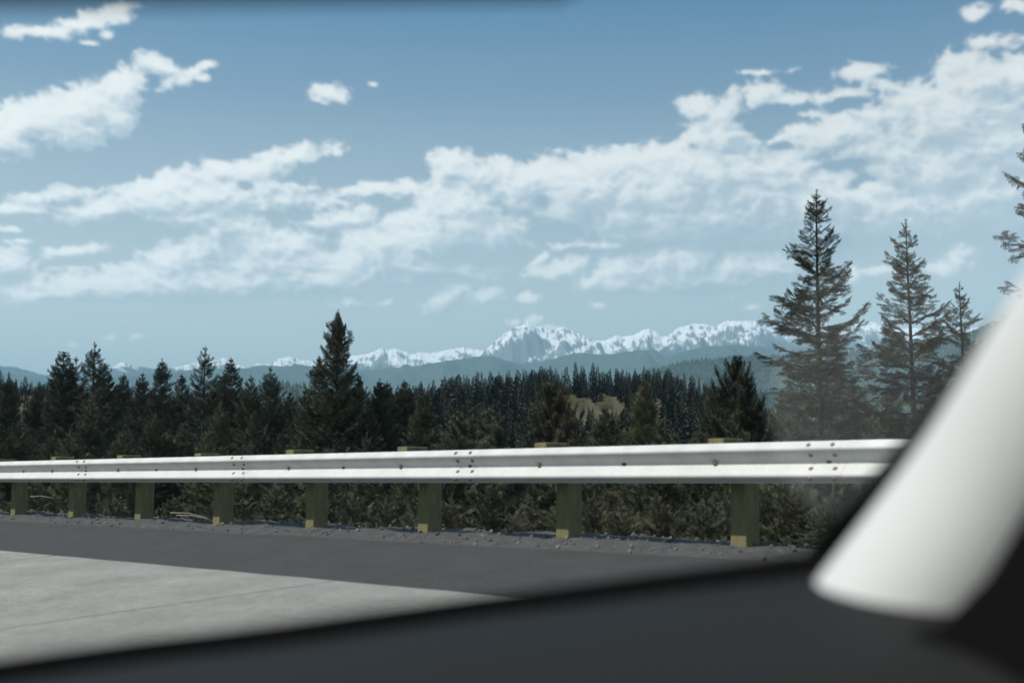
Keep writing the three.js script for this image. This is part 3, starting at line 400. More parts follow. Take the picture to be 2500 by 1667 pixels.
rooted("fir_tree", "rightmost high fir of the left row before the gap", [-46.72, 6.28, -32.65], { seed: 125, R: 1.9, start: 0.05, whorl: 0.40, per: 6, spray: 0.32, step: 0.5, olive: 0.12, tone: 0.8, k: 0.40, vary: 0.55, gaps: 0.06 });
rooted("fir_tree", "low fir in the gap left of the big dense fir", [-48.68, 5.36, -35.07], { seed: 127, R: 1.7, start: 0.05, whorl: 0.40, per: 6, spray: 0.32, step: 0.5, olive: 0.12, tone: 0.8, k: 0.40, vary: 0.55, gaps: 0.06 });
rooted("fir_tree", "pointed fir touching the left side of the big dense fir", [-39.84, 6.13, -30.21], { seed: 129, R: 1.5, start: 0.05, whorl: 0.40, per: 6, spray: 0.32, step: 0.5, olive: 0.12, tone: 0.8, k: 0.40, vary: 0.55, gaps: 0.06 });
rooted("fir_tree", "short fir at the foot of the big dense fir's left side", [-37.8, 4.64, -27.94], { seed: 131, R: 1.8, start: 0.05, whorl: 0.40, per: 6, spray: 0.32, step: 0.5, olive: 0.12, tone: 0.8, k: 0.40, vary: 0.55, gaps: 0.06 });
rooted("fir_tree", "fir at the far left edge of the picture", [-56.75, 5.91, -24.97], { seed: 133, R: 2.6, start: 0.05, whorl: 0.40, per: 6, spray: 0.32, step: 0.5, olive: 0.12, tone: 0.8, k: 0.40, vary: 0.55, gaps: 0.06 });
rooted("fir_tree", "fir second from the far left edge", [-54.41, 5.42, -25.28], { seed: 135, R: 2.6, start: 0.05, whorl: 0.40, per: 6, spray: 0.32, step: 0.5, olive: 0.12, tone: 0.8, k: 0.40, vary: 0.55, gaps: 0.06 });
rooted("young_conifer", "young conifer rising above the rail, first from left left of the first visible post", [-37.58, 2.72, -15.97], { seed: 200, R: 1.24, start: 0.0, whorl: 0.26, per: 6, spray: 0.19, step: 0.48, vary: 0.65, wild: 0.8, roll: 1.7, k: 0.6, olive: 0.36, tone: 0.92, el1: 45 }, "young conifers filling the bank behind the guardrail");
rooted("young_conifer", "young conifer rising above the rail, first from left between the first and second posts", [-44.31, 2.21, -20.43], { seed: 201, R: 1.46, start: 0.0, whorl: 0.26, per: 6, spray: 0.19, step: 0.48, vary: 0.65, wild: 0.8, roll: 1.7, k: 0.6, olive: 0.39, tone: 1.09, el1: 45 }, "young conifers filling the bank behind the guardrail");
rooted("young_conifer", "young conifer rising above the rail, second from left between the first and second posts", [-31.46, 2.53, -15.58], { seed: 202, R: 1.13, start: 0.0, whorl: 0.26, per: 6, spray: 0.19, step: 0.48, vary: 0.65, wild: 0.8, roll: 1.7, k: 0.6, olive: 0.67, tone: 1.19, el1: 45 }, "young conifers filling the bank behind the guardrail");
rooted("young_conifer", "young conifer rising above the rail, first from left between the second and third posts", [-36.33, 2.7, -19.66], { seed: 203, R: 1.19, start: 0.0, whorl: 0.26, per: 6, spray: 0.19, step: 0.48, vary: 0.65, wild: 0.8, roll: 1.7, k: 0.6, olive: 0.55, tone: 1.16, el1: 45 }, "young conifers filling the bank behind the guardrail");
rooted("young_conifer", "young conifer rising above the rail, first from left between the third and fourth posts", [-34.15, 2.77, -20.18], { seed: 204, R: 1.36, start: 0.0, whorl: 0.26, per: 6, spray: 0.19, step: 0.48, vary: 0.65, wild: 0.8, roll: 1.7, k: 0.6, olive: 0.57, tone: 1.08, el1: 45 }, "young conifers filling the bank behind the guardrail");
rooted("young_conifer", "young conifer rising above the rail, second from left between the third and fourth posts", [-27.83, 2.5, -17.55], { seed: 205, R: 1.56, start: 0.0, whorl: 0.26, per: 6, spray: 0.19, step: 0.48, vary: 0.65, wild: 0.8, roll: 1.7, k: 0.6, olive: 0.65, tone: 1.09, el1: 45 }, "young conifers filling the bank behind the guardrail");
rooted("young_conifer", "young conifer rising above the rail, first from left between the fourth and fifth posts", [-30.19, 2.2, -20.39], { seed: 206, R: 1.53, start: 0.0, whorl: 0.26, per: 6, spray: 0.19, step: 0.48, vary: 0.65, wild: 0.8, roll: 1.7, k: 0.6, olive: 0.64, tone: 1.08, el1: 45 }, "young conifers filling the bank behind the guardrail");
rooted("young_conifer", "young conifer rising above the rail, second from left between the fourth and fifth posts", [-25.36, 2.17, -18.38], { seed: 207, R: 1.10, start: 0.0, whorl: 0.26, per: 6, spray: 0.19, step: 0.48, vary: 0.65, wild: 0.8, roll: 1.7, k: 0.6, olive: 0.42, tone: 1.18, el1: 45 }, "young conifers filling the bank behind the guardrail");
rooted("young_conifer", "young conifer rising above the rail, first from left between the fifth and sixth posts", [-19.24, 1.82, -14.79], { seed: 208, R: 1.17, start: 0.0, whorl: 0.26, per: 6, spray: 0.19, step: 0.48, vary: 0.65, wild: 0.8, roll: 1.7, k: 0.6, olive: 0.51, tone: 1.06, el1: 45 }, "young conifers filling the bank behind the guardrail");
rooted("young_conifer", "young conifer rising above the rail, second from left between the fifth and sixth posts", [-25.51, 2.44, -20.97], { seed: 209, R: 1.25, start: 0.0, whorl: 0.26, per: 6, spray: 0.19, step: 0.48, vary: 0.65, wild: 0.8, roll: 1.7, k: 0.6, olive: 0.38, tone: 1.12, el1: 45 }, "young conifers filling the bank behind the guardrail");
rooted("young_conifer", "young conifer rising above the rail, third from left between the fifth and sixth posts", [-19.16, 1.78, -16.81], { seed: 210, R: 1.19, start: 0.0, whorl: 0.26, per: 6, spray: 0.19, step: 0.48, vary: 0.65, wild: 0.8, roll: 1.7, k: 0.6, olive: 0.52, tone: 1.22, el1: 45 }, "young conifers filling the bank behind the guardrail");
rooted("young_conifer", "young conifer rising above the rail, first from left between the sixth and seventh posts", [-16.0, 1.99, -14.9], { seed: 211, R: 1.46, start: 0.0, whorl: 0.26, per: 6, spray: 0.19, step: 0.48, vary: 0.65, wild: 0.8, roll: 1.7, k: 0.6, olive: 0.55, tone: 0.98, el1: 45 }, "young conifers filling the bank behind the guardrail");
rooted("young_conifer", "young conifer rising above the rail, second from left between the sixth and seventh posts", [-15.73, 1.87, -15.65], { seed: 212, R: 1.03, start: 0.0, whorl: 0.26, per: 6, spray: 0.19, step: 0.48, vary: 0.65, wild: 0.8, roll: 1.7, k: 0.6, olive: 0.58, tone: 1.21, el1: 45 }, "young conifers filling the bank behind the guardrail");
rooted("young_conifer", "young conifer rising above the rail, third from left between the sixth and seventh posts", [-17.79, 1.65, -19.28], { seed: 213, R: 1.01, start: 0.0, whorl: 0.26, per: 6, spray: 0.19, step: 0.48, vary: 0.65, wild: 0.8, roll: 1.7, k: 0.6, olive: 0.42, tone: 1.24, el1: 45 }, "young conifers filling the bank behind the guardrail");
rooted("young_conifer", "young conifer rising above the rail, first from left between the seventh and eighth posts", [-14.63, 1.59, -17.17], { seed: 214, R: 1.37, start: 0.0, whorl: 0.26, per: 6, spray: 0.19, step: 0.48, vary: 0.65, wild: 0.8, roll: 1.7, k: 0.6, olive: 0.63, tone: 1.00, el1: 45 }, "young conifers filling the bank behind the guardrail");
rooted("young_conifer", "young conifer rising above the rail, second from left between the seventh and eighth posts", [-13.91, 2.06, -17.39], { seed: 215, R: 1.23, start: 0.0, whorl: 0.26, per: 6, spray: 0.19, step: 0.48, vary: 0.65, wild: 0.8, roll: 1.7, k: 0.6, olive: 0.68, tone: 1.02, el1: 45 }, "young conifers filling the bank behind the guardrail");
rooted("young_conifer", "young conifer rising above the rail, third from left between the seventh and eighth posts", [-11.17, 1.89, -14.8], { seed: 216, R: 1.47, start: 0.0, whorl: 0.26, per: 6, spray: 0.19, step: 0.48, vary: 0.65, wild: 0.8, roll: 1.7, k: 0.6, olive: 0.45, tone: 1.00, el1: 45 }, "young conifers filling the bank behind the guardrail");
rooted("young_conifer", "young conifer rising above the rail, fourth from left between the seventh and eighth posts", [-14.83, 2.26, -20.89], { seed: 217, R: 1.12, start: 0.0, whorl: 0.26, per: 6, spray: 0.19, step: 0.48, vary: 0.65, wild: 0.8, roll: 1.7, k: 0.6, olive: 0.32, tone: 0.92, el1: 45 }, "young conifers filling the bank behind the guardrail");
rooted("young_conifer", "young conifer rising above the rail, fifth from left between the seventh and eighth posts", [-12.58, 2.33, -18.91], { seed: 218, R: 1.02, start: 0.0, whorl: 0.26, per: 6, spray: 0.19, step: 0.48, vary: 0.65, wild: 0.8, roll: 1.7, k: 0.6, olive: 0.50, tone: 0.99, el1: 45 }, "young conifers filling the bank behind the guardrail");
rooted("young_conifer", "young conifer rising above the rail, first from left right of the last visible post", [-9.29, 1.85, -15.3], { seed: 219, R: 1.46, start: 0.0, whorl: 0.26, per: 6, spray: 0.19, step: 0.48, vary: 0.65, wild: 0.8, roll: 1.7, k: 0.6, olive: 0.46, tone: 1.25, el1: 45 }, "young conifers filling the bank behind the guardrail");
rooted("young_conifer", "young conifer rising above the rail, second from left right of the last visible post", [-9.04, 1.94, -16.08], { seed: 220, R: 1.02, start: 0.0, whorl: 0.26, per: 6, spray: 0.19, step: 0.48, vary: 0.65, wild: 0.8, roll: 1.7, k: 0.6, olive: 0.47, tone: 0.99, el1: 45 }, "young conifers filling the bank behind the guardrail");
rooted("young_conifer", "young conifer rising above the rail, third from left right of the last visible post", [-10.21, 2.04, -19.91], { seed: 221, R: 1.02, start: 0.0, whorl: 0.26, per: 6, spray: 0.19, step: 0.48, vary: 0.65, wild: 0.8, roll: 1.7, k: 0.6, olive: 0.40, tone: 0.98, el1: 45 }, "young conifers filling the bank behind the guardrail");
rooted("young_conifer", "young conifer rising above the rail, fourth from left right of the last visible post", [-7.65, 1.64, -16.01], { seed: 222, R: 1.09, start: 0.0, whorl: 0.26, per: 6, spray: 0.19, step: 0.48, vary: 0.65, wild: 0.8, roll: 1.7, k: 0.6, olive: 0.32, tone: 1.22, el1: 45 }, "young conifers filling the bank behind the guardrail");
rooted("low_conifer", "low bushy conifer below the rail, first from left left of the first visible post", [-31.06, 1.0, -13.48], { seed: 323, R: 1.34, start: 0.0, whorl: 0.17, per: 6, spray: 0.135, step: 0.5, vary: 0.7, wild: 1.0, roll: 1.7, k: 0.9, olive: 0.59, tone: 1.22, el1: 40 }, "low firs and brush directly below the rail");
rooted("low_conifer", "low bushy conifer below the rail, first from left between the first and second posts", [-25.89, 1.19, -12.08], { seed: 324, R: 0.93, start: 0.0, whorl: 0.17, per: 6, spray: 0.135, step: 0.5, vary: 0.7, wild: 1.0, roll: 1.7, k: 0.9, olive: 0.69, tone: 1.26, el1: 40 }, "low firs and brush directly below the rail");
rooted("low_conifer", "low bushy conifer below the rail, second from left between the first and second posts", [-23.12, 0.91, -11.65], { seed: 325, R: 1.28, start: 0.0, whorl: 0.17, per: 6, spray: 0.135, step: 0.5, vary: 0.7, wild: 1.0, roll: 1.7, k: 0.9, olive: 0.59, tone: 1.23, el1: 40 }, "low firs and brush directly below the rail");
rooted("low_conifer", "low bushy conifer below the rail, first from left between the second and third posts", [-23.34, 0.89, -12.54], { seed: 326, R: 0.96, start: 0.0, whorl: 0.17, per: 6, spray: 0.135, step: 0.5, vary: 0.7, wild: 1.0, roll: 1.7, k: 0.9, olive: 0.72, tone: 1.28, el1: 40 }, "low firs and brush directly below the rail");
rooted("low_conifer", "low bushy conifer below the rail, second from left between the second and third posts", [-23.72, 0.74, -13.43], { seed: 327, R: 1.20, start: 0.0, whorl: 0.17, per: 6, spray: 0.135, step: 0.5, vary: 0.7, wild: 1.0, roll: 1.7, k: 0.9, olive: 0.32, tone: 1.26, el1: 40 }, "low firs and brush directly below the rail");
rooted("low_conifer", "low bushy conifer below the rail, first from left between the third and fourth posts", [-22.5, 0.9, -13.42], { seed: 328, R: 0.84, start: 0.0, whorl: 0.17, per: 6, spray: 0.135, step: 0.5, vary: 0.7, wild: 1.0, roll: 1.7, k: 0.9, olive: 0.38, tone: 1.15, el1: 40 }, "low firs and brush directly below the rail");
rooted("low_conifer", "low bushy conifer below the rail, second from left between the third and fourth posts", [-20.15, 0.8, -12.8], { seed: 329, R: 0.93, start: 0.0, whorl: 0.17, per: 6, spray: 0.135, step: 0.5, vary: 0.7, wild: 1.0, roll: 1.7, k: 0.9, olive: 0.30, tone: 1.27, el1: 40 }, "low firs and brush directly below the rail");
rooted("low_conifer", "low bushy conifer below the rail, first from left between the fourth and fifth posts", [-19.75, 1.17, -13.15], { seed: 330, R: 1.29, start: 0.0, whorl: 0.17, per: 6, spray: 0.135, step: 0.5, vary: 0.7, wild: 1.0, roll: 1.7, k: 0.9, olive: 0.65, tone: 1.25, el1: 40 }, "low firs and brush directly below the rail");
rooted("low_conifer", "low bushy conifer below the rail, second from left between the fourth and fifth posts", [-18.59, 1.13, -13.16], { seed: 331, R: 1.20, start: 0.0, whorl: 0.17, per: 6, spray: 0.135, step: 0.5, vary: 0.7, wild: 1.0, roll: 1.7, k: 0.9, olive: 0.45, tone: 1.26, el1: 40 }, "low firs and brush directly below the rail");
rooted("low_conifer", "low bushy conifer below the rail, third from left between the fourth and fifth posts", [-15.9, 1.01, -12.02], { seed: 332, R: 0.82, start: 0.0, whorl: 0.17, per: 6, spray: 0.135, step: 0.5, vary: 0.7, wild: 1.0, roll: 1.7, k: 0.9, olive: 0.32, tone: 1.14, el1: 40 }, "low firs and brush directly below the rail");
rooted("low_conifer", "low bushy conifer below the rail, first from left between the fifth and sixth posts", [-16.38, 0.97, -13.12], { seed: 333, R: 0.88, start: 0.0, whorl: 0.17, per: 6, spray: 0.135, step: 0.5, vary: 0.7, wild: 1.0, roll: 1.7, k: 0.9, olive: 0.46, tone: 1.21, el1: 40 }, "low firs and brush directly below the rail");
rooted("low_conifer", "low bushy conifer below the rail, second from left between the fifth and sixth posts", [-12.63, 0.93, -10.73], { seed: 334, R: 1.30, start: 0.0, whorl: 0.17, per: 6, spray: 0.135, step: 0.5, vary: 0.7, wild: 1.0, roll: 1.7, k: 0.9, olive: 0.34, tone: 1.12, el1: 40 }, "low firs and brush directly below the rail");
rooted("low_conifer", "low bushy conifer below the rail, third from left between the fifth and sixth posts", [-14.37, 1.09, -12.91], { seed: 335, R: 0.94, start: 0.0, whorl: 0.17, per: 6, spray: 0.135, step: 0.5, vary: 0.7, wild: 1.0, roll: 1.7, k: 0.9, olive: 0.52, tone: 1.29, el1: 40 }, "low firs and brush directly below the rail");
rooted("low_conifer", "low bushy conifer below the rail, first from left between the sixth and seventh posts", [-11.69, 1.01, -11.02], { seed: 336, R: 1.33, start: 0.0, whorl: 0.17, per: 6, spray: 0.135, step: 0.5, vary: 0.7, wild: 1.0, roll: 1.7, k: 0.9, olive: 0.53, tone: 1.07, el1: 40 }, "low firs and brush directly below the rail");
rooted("low_conifer", "low bushy conifer below the rail, second from left between the sixth and seventh posts", [-12.78, 1.18, -12.87], { seed: 337, R: 1.33, start: 0.0, whorl: 0.17, per: 6, spray: 0.135, step: 0.5, vary: 0.7, wild: 1.0, roll: 1.7, k: 0.9, olive: 0.39, tone: 1.02, el1: 40 }, "low firs and brush directly below the rail");
rooted("low_conifer", "low bushy conifer below the rail, third from left between the sixth and seventh posts", [-11.05, 0.95, -11.88], { seed: 338, R: 0.90, start: 0.0, whorl: 0.17, per: 6, spray: 0.135, step: 0.5, vary: 0.7, wild: 1.0, roll: 1.7, k: 0.9, olive: 0.69, tone: 0.97, el1: 40 }, "low firs and brush directly below the rail");
rooted("low_conifer", "low bushy conifer below the rail, fourth from left between the sixth and seventh posts", [-10.69, 1.09, -12.08], { seed: 339, R: 1.13, start: 0.0, whorl: 0.17, per: 6, spray: 0.135, step: 0.5, vary: 0.7, wild: 1.0, roll: 1.7, k: 0.9, olive: 0.71, tone: 1.18, el1: 40 }, "low firs and brush directly below the rail");
rooted("low_conifer", "low bushy conifer below the rail, first from left between the seventh and eighth posts", [-9.77, 1.04, -11.57], { seed: 340, R: 1.09, start: 0.0, whorl: 0.17, per: 6, spray: 0.135, step: 0.5, vary: 0.7, wild: 1.0, roll: 1.7, k: 0.9, olive: 0.62, tone: 1.09, el1: 40 }, "low firs and brush directly below the rail");
rooted("low_conifer", "low bushy conifer below the rail, second from left between the seventh and eighth posts", [-9.15, 0.95, -11.39], { seed: 341, R: 1.01, start: 0.0, whorl: 0.17, per: 6, spray: 0.135, step: 0.5, vary: 0.7, wild: 1.0, roll: 1.7, k: 0.9, olive: 0.65, tone: 1.29, el1: 40 }, "low firs and brush directly below the rail");
rooted("low_conifer", "low bushy conifer below the rail, third from left between the seventh and eighth posts", [-9.51, 1.01, -12.59], { seed: 342, R: 0.99, start: 0.0, whorl: 0.17, per: 6, spray: 0.135, step: 0.5, vary: 0.7, wild: 1.0, roll: 1.7, k: 0.9, olive: 0.71, tone: 1.09, el1: 40 }, "low firs and brush directly below the rail");
rooted("low_conifer", "low bushy conifer below the rail, fourth from left between the seventh and eighth posts", [-8.14, 0.96, -11.55], { seed: 343, R: 1.27, start: 0.0, whorl: 0.17, per: 6, spray: 0.135, step: 0.5, vary: 0.7, wild: 1.0, roll: 1.7, k: 0.9, olive: 0.58, tone: 1.08, el1: 40 }, "low firs and brush directly below the rail");
rooted("low_conifer", "low bushy conifer below the rail, fifth from left between the seventh and eighth posts", [-8.6, 1.09, -12.86], { seed: 344, R: 1.20, start: 0.0, whorl: 0.17, per: 6, spray: 0.135, step: 0.5, vary: 0.7, wild: 1.0, roll: 1.7, k: 0.9, olive: 0.36, tone: 0.93, el1: 40 }, "low firs and brush directly below the rail");
rooted("low_conifer", "low bushy conifer below the rail, first from left right of the last visible post", [-8.23, 1.15, -12.97], { seed: 345, R: 1.34, start: 0.0, whorl: 0.17, per: 6, spray: 0.135, step: 0.5, vary: 0.7, wild: 1.0, roll: 1.7, k: 0.9, olive: 0.47, tone: 1.13, el1: 40 }, "low firs and brush directly below the rail");
rooted("low_conifer", "low bushy conifer below the rail, second from left right of the last visible post", [-7.45, 1.17, -12.44], { seed: 346, R: 1.04, start: 0.0, whorl: 0.17, per: 6, spray: 0.135, step: 0.5, vary: 0.7, wild: 1.0, roll: 1.7, k: 0.9, olive: 0.72, tone: 0.97, el1: 40 }, "low firs and brush directly below the rail");
rooted("low_conifer", "low bushy conifer below the rail, third from left right of the last visible post", [-6.51, 1.12, -11.61], { seed: 347, R: 0.81, start: 0.0, whorl: 0.17, per: 6, spray: 0.135, step: 0.5, vary: 0.7, wild: 1.0, roll: 1.7, k: 0.9, olive: 0.31, tone: 1.28, el1: 40 }, "low firs and brush directly below the rail");
rooted("low_conifer", "low bushy conifer below the rail, fourth from left right of the last visible post", [-6.75, 0.97, -12.94], { seed: 348, R: 1.37, start: 0.0, whorl: 0.17, per: 6, spray: 0.135, step: 0.5, vary: 0.7, wild: 1.0, roll: 1.7, k: 0.9, olive: 0.37, tone: 1.13, el1: 40 }, "low firs and brush directly below the rail");
rooted("dark_conifer", "dark conifer of the shaded thicket at left, first from the left edge", [-38.36, 2.67, -16.44], { seed: 449, R: 1.96, start: 0.02, whorl: 0.36, per: 6, spray: 0.31, step: 0.5, olive: 0.25, tone: 1.04 }, "conifers of the dark thicket at left");
rooted("dark_conifer", "dark conifer of the shaded thicket at left, second from the left edge", [-38.77, 2.97, -17.44], { seed: 450, R: 1.95, start: 0.02, whorl: 0.36, per: 6, spray: 0.31, step: 0.5, olive: 0.25, tone: 0.95 }, "conifers of the dark thicket at left");
rooted("dark_conifer", "dark conifer of the shaded thicket at left, third from the left edge", [-35.19, 2.6, -16.89], { seed: 451, R: 1.74, start: 0.02, whorl: 0.36, per: 6, spray: 0.31, step: 0.5, olive: 0.25, tone: 0.95 }, "conifers of the dark thicket at left");
rooted("dark_conifer", "dark conifer of the shaded thicket at left, fourth from the left edge", [-38.32, 3.39, -19.59], { seed: 452, R: 1.64, start: 0.02, whorl: 0.36, per: 6, spray: 0.31, step: 0.5, olive: 0.25, tone: 0.88 }, "conifers of the dark thicket at left");
rooted("dark_conifer", "dark conifer of the shaded thicket at left, fifth from the left edge", [-40.41, 2.92, -21.9], { seed: 453, R: 1.74, start: 0.02, whorl: 0.36, per: 6, spray: 0.31, step: 0.5, olive: 0.25, tone: 0.90 }, "conifers of the dark thicket at left");
rooted("dark_conifer", "dark conifer of the shaded thicket at left, sixth from the left edge", [-33.66, 3.11, -19.37], { seed: 454, R: 1.51, start: 0.02, whorl: 0.36, per: 6, spray: 0.31, step: 0.5, olive: 0.25, tone: 0.85 }, "conifers of the dark thicket at left");
rooted("dark_conifer", "dark conifer of the shaded thicket at left, seventh from the left edge", [-36.7, 3.12, -22.29], { seed: 455, R: 1.72, start: 0.02, whorl: 0.36, per: 6, spray: 0.31, step: 0.5, olive: 0.25, tone: 1.04 }, "conifers of the dark thicket at left");
rooted("dark_conifer", "dark conifer of the shaded thicket at left, eighth from the left edge", [-31.62, 3.39, -20.27], { seed: 456, R: 2.08, start: 0.02, whorl: 0.36, per: 6, spray: 0.31, step: 0.5, olive: 0.25, tone: 1.05 }, "conifers of the dark thicket at left");
rooted("dark_conifer", "dark conifer of the shaded thicket at left, ninth from the left edge", [-34.74, 3.42, -23.67], { seed: 457, R: 1.55, start: 0.02, whorl: 0.36, per: 6, spray: 0.31, step: 0.5, olive: 0.25, tone: 0.86 }, "conifers of the dark thicket at left");
rooted("dark_conifer", "dark conifer of the shaded thicket at left, tenth from the left edge", [-36.86, 2.96, -26.3], { seed: 458, R: 1.97, start: 0.02, whorl: 0.36, per: 6, spray: 0.31, step: 0.5, olive: 0.25, tone: 0.84 }, "conifers of the dark thicket at left");
rooted("slope_conifer", "mid sized conifer in the hollow below the ridge, first from the big dense fir", [-36.73, 2.74, -30.24], { seed: 559, R: 1.70, start: 0.02, whorl: 0.36, per: 6, spray: 0.34, step: 0.5, olive: 0.3, tone: 1.05 }, "conifers in the hollow below the ridge");
rooted("slope_conifer", "mid sized conifer in the hollow below the ridge, second from the big dense fir", [-41.87, 3.01, -36.45], { seed: 560, R: 1.76, start: 0.02, whorl: 0.36, per: 6, spray: 0.34, step: 0.5, olive: 0.3, tone: 0.98 }, "conifers in the hollow below the ridge");
rooted("slope_conifer", "mid sized conifer in the hollow below the ridge, third from the big dense fir", [-30.41, 3.09, -27.65], { seed: 561, R: 1.79, start: 0.02, whorl: 0.36, per: 6, spray: 0.34, step: 0.5, olive: 0.3, tone: 0.88 }, "conifers in the hollow below the ridge");
rooted("slope_conifer", "mid sized conifer in the hollow below the ridge, fourth from the big dense fir", [-50.64, 4.19, -47.99], { seed: 562, R: 2.13, start: 0.02, whorl: 0.36, per: 6, spray: 0.34, step: 0.5, olive: 0.3, tone: 1.03 }, "conifers in the hollow below the ridge");
rooted("slope_conifer", "mid sized conifer in the hollow below the ridge, fifth from the big dense fir", [-41.63, 3.13, -41.76], { seed: 563, R: 2.13, start: 0.02, whorl: 0.36, per: 6, spray: 0.34, step: 0.5, olive: 0.3, tone: 1.03 }, "conifers in the hollow below the ridge");
rooted("slope_conifer", "mid sized conifer in the hollow below the ridge, sixth from the big dense fir", [-41.36, 3.38, -43.75], { seed: 564, R: 1.93, start: 0.02, whorl: 0.36, per: 6, spray: 0.34, step: 0.5, olive: 0.3, tone: 0.98 }, "conifers in the hollow below the ridge");
rooted("slope_conifer", "mid sized conifer in the hollow below the ridge, seventh from the big dense fir", [-43.63, 3.79, -48.21], { seed: 565, R: 1.64, start: 0.02, whorl: 0.36, per: 6, spray: 0.34, step: 0.5, olive: 0.3, tone: 0.89 }, "conifers in the hollow below the ridge");
rooted("slope_conifer", "mid sized conifer in the hollow below the ridge, eighth from the big dense fir", [-29.95, 3.09, -35.17], { seed: 566, R: 2.01, start: 0.02, whorl: 0.36, per: 6, spray: 0.34, step: 0.5, olive: 0.3, tone: 1.07 }, "conifers in the hollow below the ridge");
rooted("slope_conifer", "mid sized conifer in the hollow below the ridge, ninth from the big dense fir", [-31.75, 3.24, -39.11], { seed: 567, R: 1.62, start: 0.02, whorl: 0.36, per: 6, spray: 0.34, step: 0.5, olive: 0.3, tone: 1.07 }, "conifers in the hollow below the ridge");
rooted("slope_conifer", "mid sized conifer in the hollow below the ridge, tenth from the big dense fir", [-42.23, 4.27, -54.22], { seed: 568, R: 1.69, start: 0.02, whorl: 0.36, per: 6, spray: 0.34, step: 0.5, olive: 0.3, tone: 1.06 }, "conifers in the hollow below the ridge");
rooted("slope_conifer", "mid sized conifer in the hollow below the ridge, eleventh from the big dense fir", [-26.86, 2.93, -36.63], { seed: 569, R: 1.89, start: 0.02, whorl: 0.36, per: 6, spray: 0.34, step: 0.5, olive: 0.3, tone: 1.03 }, "conifers in the hollow below the ridge");
rooted("hollow_fir", "fir crowding the feet of the sparse firs, leftmost at the back", [-18.89, 3.66, -30.64], { seed: 670, R: 1.7, start: 0.02, whorl: 0.33, per: 5.5, spray: 0.27, step: 0.5, olive: 0.4, tone: 1.05, gaps: 0.15 }, "firs around the feet of the sparse firs");
rooted("hollow_fir", "fir crowding the feet of the sparse firs, behind the tallest trunk", [-18.8, 3.96, -33.02], { seed: 671, R: 1.7, start: 0.02, whorl: 0.33, per: 5.5, spray: 0.27, step: 0.5, olive: 0.4, tone: 1.05, gaps: 0.15 }, "firs around the feet of the sparse firs");
rooted("hollow_fir", "fir crowding the feet of the sparse firs, between the two tall trunks", [-16.55, 3.89, -30.84], { seed: 672, R: 1.7, start: 0.02, whorl: 0.33, per: 5.5, spray: 0.27, step: 0.5, olive: 0.4, tone: 1.05, gaps: 0.15 }, "firs around the feet of the sparse firs");
rooted("hollow_fir", "fir crowding the feet of the sparse firs, left of the second trunk", [-15.44, 3.47, -30.29], { seed: 673, R: 1.7, start: 0.02, whorl: 0.33, per: 5.5, spray: 0.27, step: 0.5, olive: 0.4, tone: 1.05, gaps: 0.15 }, "firs around the feet of the sparse firs");
rooted("hollow_fir", "fir crowding the feet of the sparse firs, close to the white pillar at the back", [-13.99, 3.58, -29.89], { seed: 674, R: 1.7, start: 0.02, whorl: 0.33, per: 5.5, spray: 0.27, step: 0.5, olive: 0.4, tone: 1.05, gaps: 0.15 }, "firs around the feet of the sparse firs");
rooted("hollow_fir", "fir crowding the feet of the sparse firs, in front of the tallest trunk", [-15.27, 2.74, -25.83], { seed: 675, R: 1.7, start: 0.02, whorl: 0.33, per: 5.5, spray: 0.27, step: 0.5, olive: 0.4, tone: 1.05, gaps: 0.15 }, "firs around the feet of the sparse firs");
rooted("hollow_fir", "fir crowding the feet of the sparse firs, in front between the two tall trunks", [-13.49, 2.67, -25.67], { seed: 676, R: 1.7, start: 0.02, whorl: 0.33, per: 5.5, spray: 0.27, step: 0.5, olive: 0.4, tone: 1.05, gaps: 0.15 }, "firs around the feet of the sparse firs");
rooted("hollow_fir", "fir crowding the feet of the sparse firs, in front of the second trunk", [-12.19, 2.69, -25.21], { seed: 677, R: 1.7, start: 0.02, whorl: 0.33, per: 5.5, spray: 0.27, step: 0.5, olive: 0.4, tone: 1.05, gaps: 0.15 }, "firs around the feet of the sparse firs");
rooted("hollow_fir", "fir crowding the feet of the sparse firs, lowest beside the white pillar", [-12.24, 3.16, -27.39], { seed: 678, R: 1.7, start: 0.02, whorl: 0.33, per: 5.5, spray: 0.27, step: 0.5, olive: 0.4, tone: 1.05, gaps: 0.15 }, "firs around the feet of the sparse firs");

for (const [label, a, b] of [
  ['long pale dead branch caught in the brush below the rail', [-17.864, 0.643, -10.6], [-16.303, 0.608, -10.3]],
  ['short pale dead branch just under the long one, below the rail', [-17.592, 0.609, -10.55], [-15.977, 0.575, -10.2]],
  ['pale dead branch in the brush between the two leftmost posts', [-23.79, 0.843, -11.0], [-22.397, 0.834, -10.8]]]) {
  const W = [], A = new THREE.Vector3(...a), B = new THREE.Vector3(...b), C = A.clone().lerp(B, 0.5).add(new THREE.Vector3(0, 0.03, 0.02));
  const t = thing('dead_branch', label, 'branch', [0, 0, 0]); stick(A, C, 0.010, 0.007, 5, W); stick(C, B, 0.007, 0.003, 5, W);
  stick(C, C.clone().add(new THREE.Vector3(0.22, 0.10, 0.05)), 0.007, 0.003, 4, W);
  mesh('stem', triangles(W), std({ color: lin(0.22, 0.20, 0.17), roughness: 1 }), t);
}

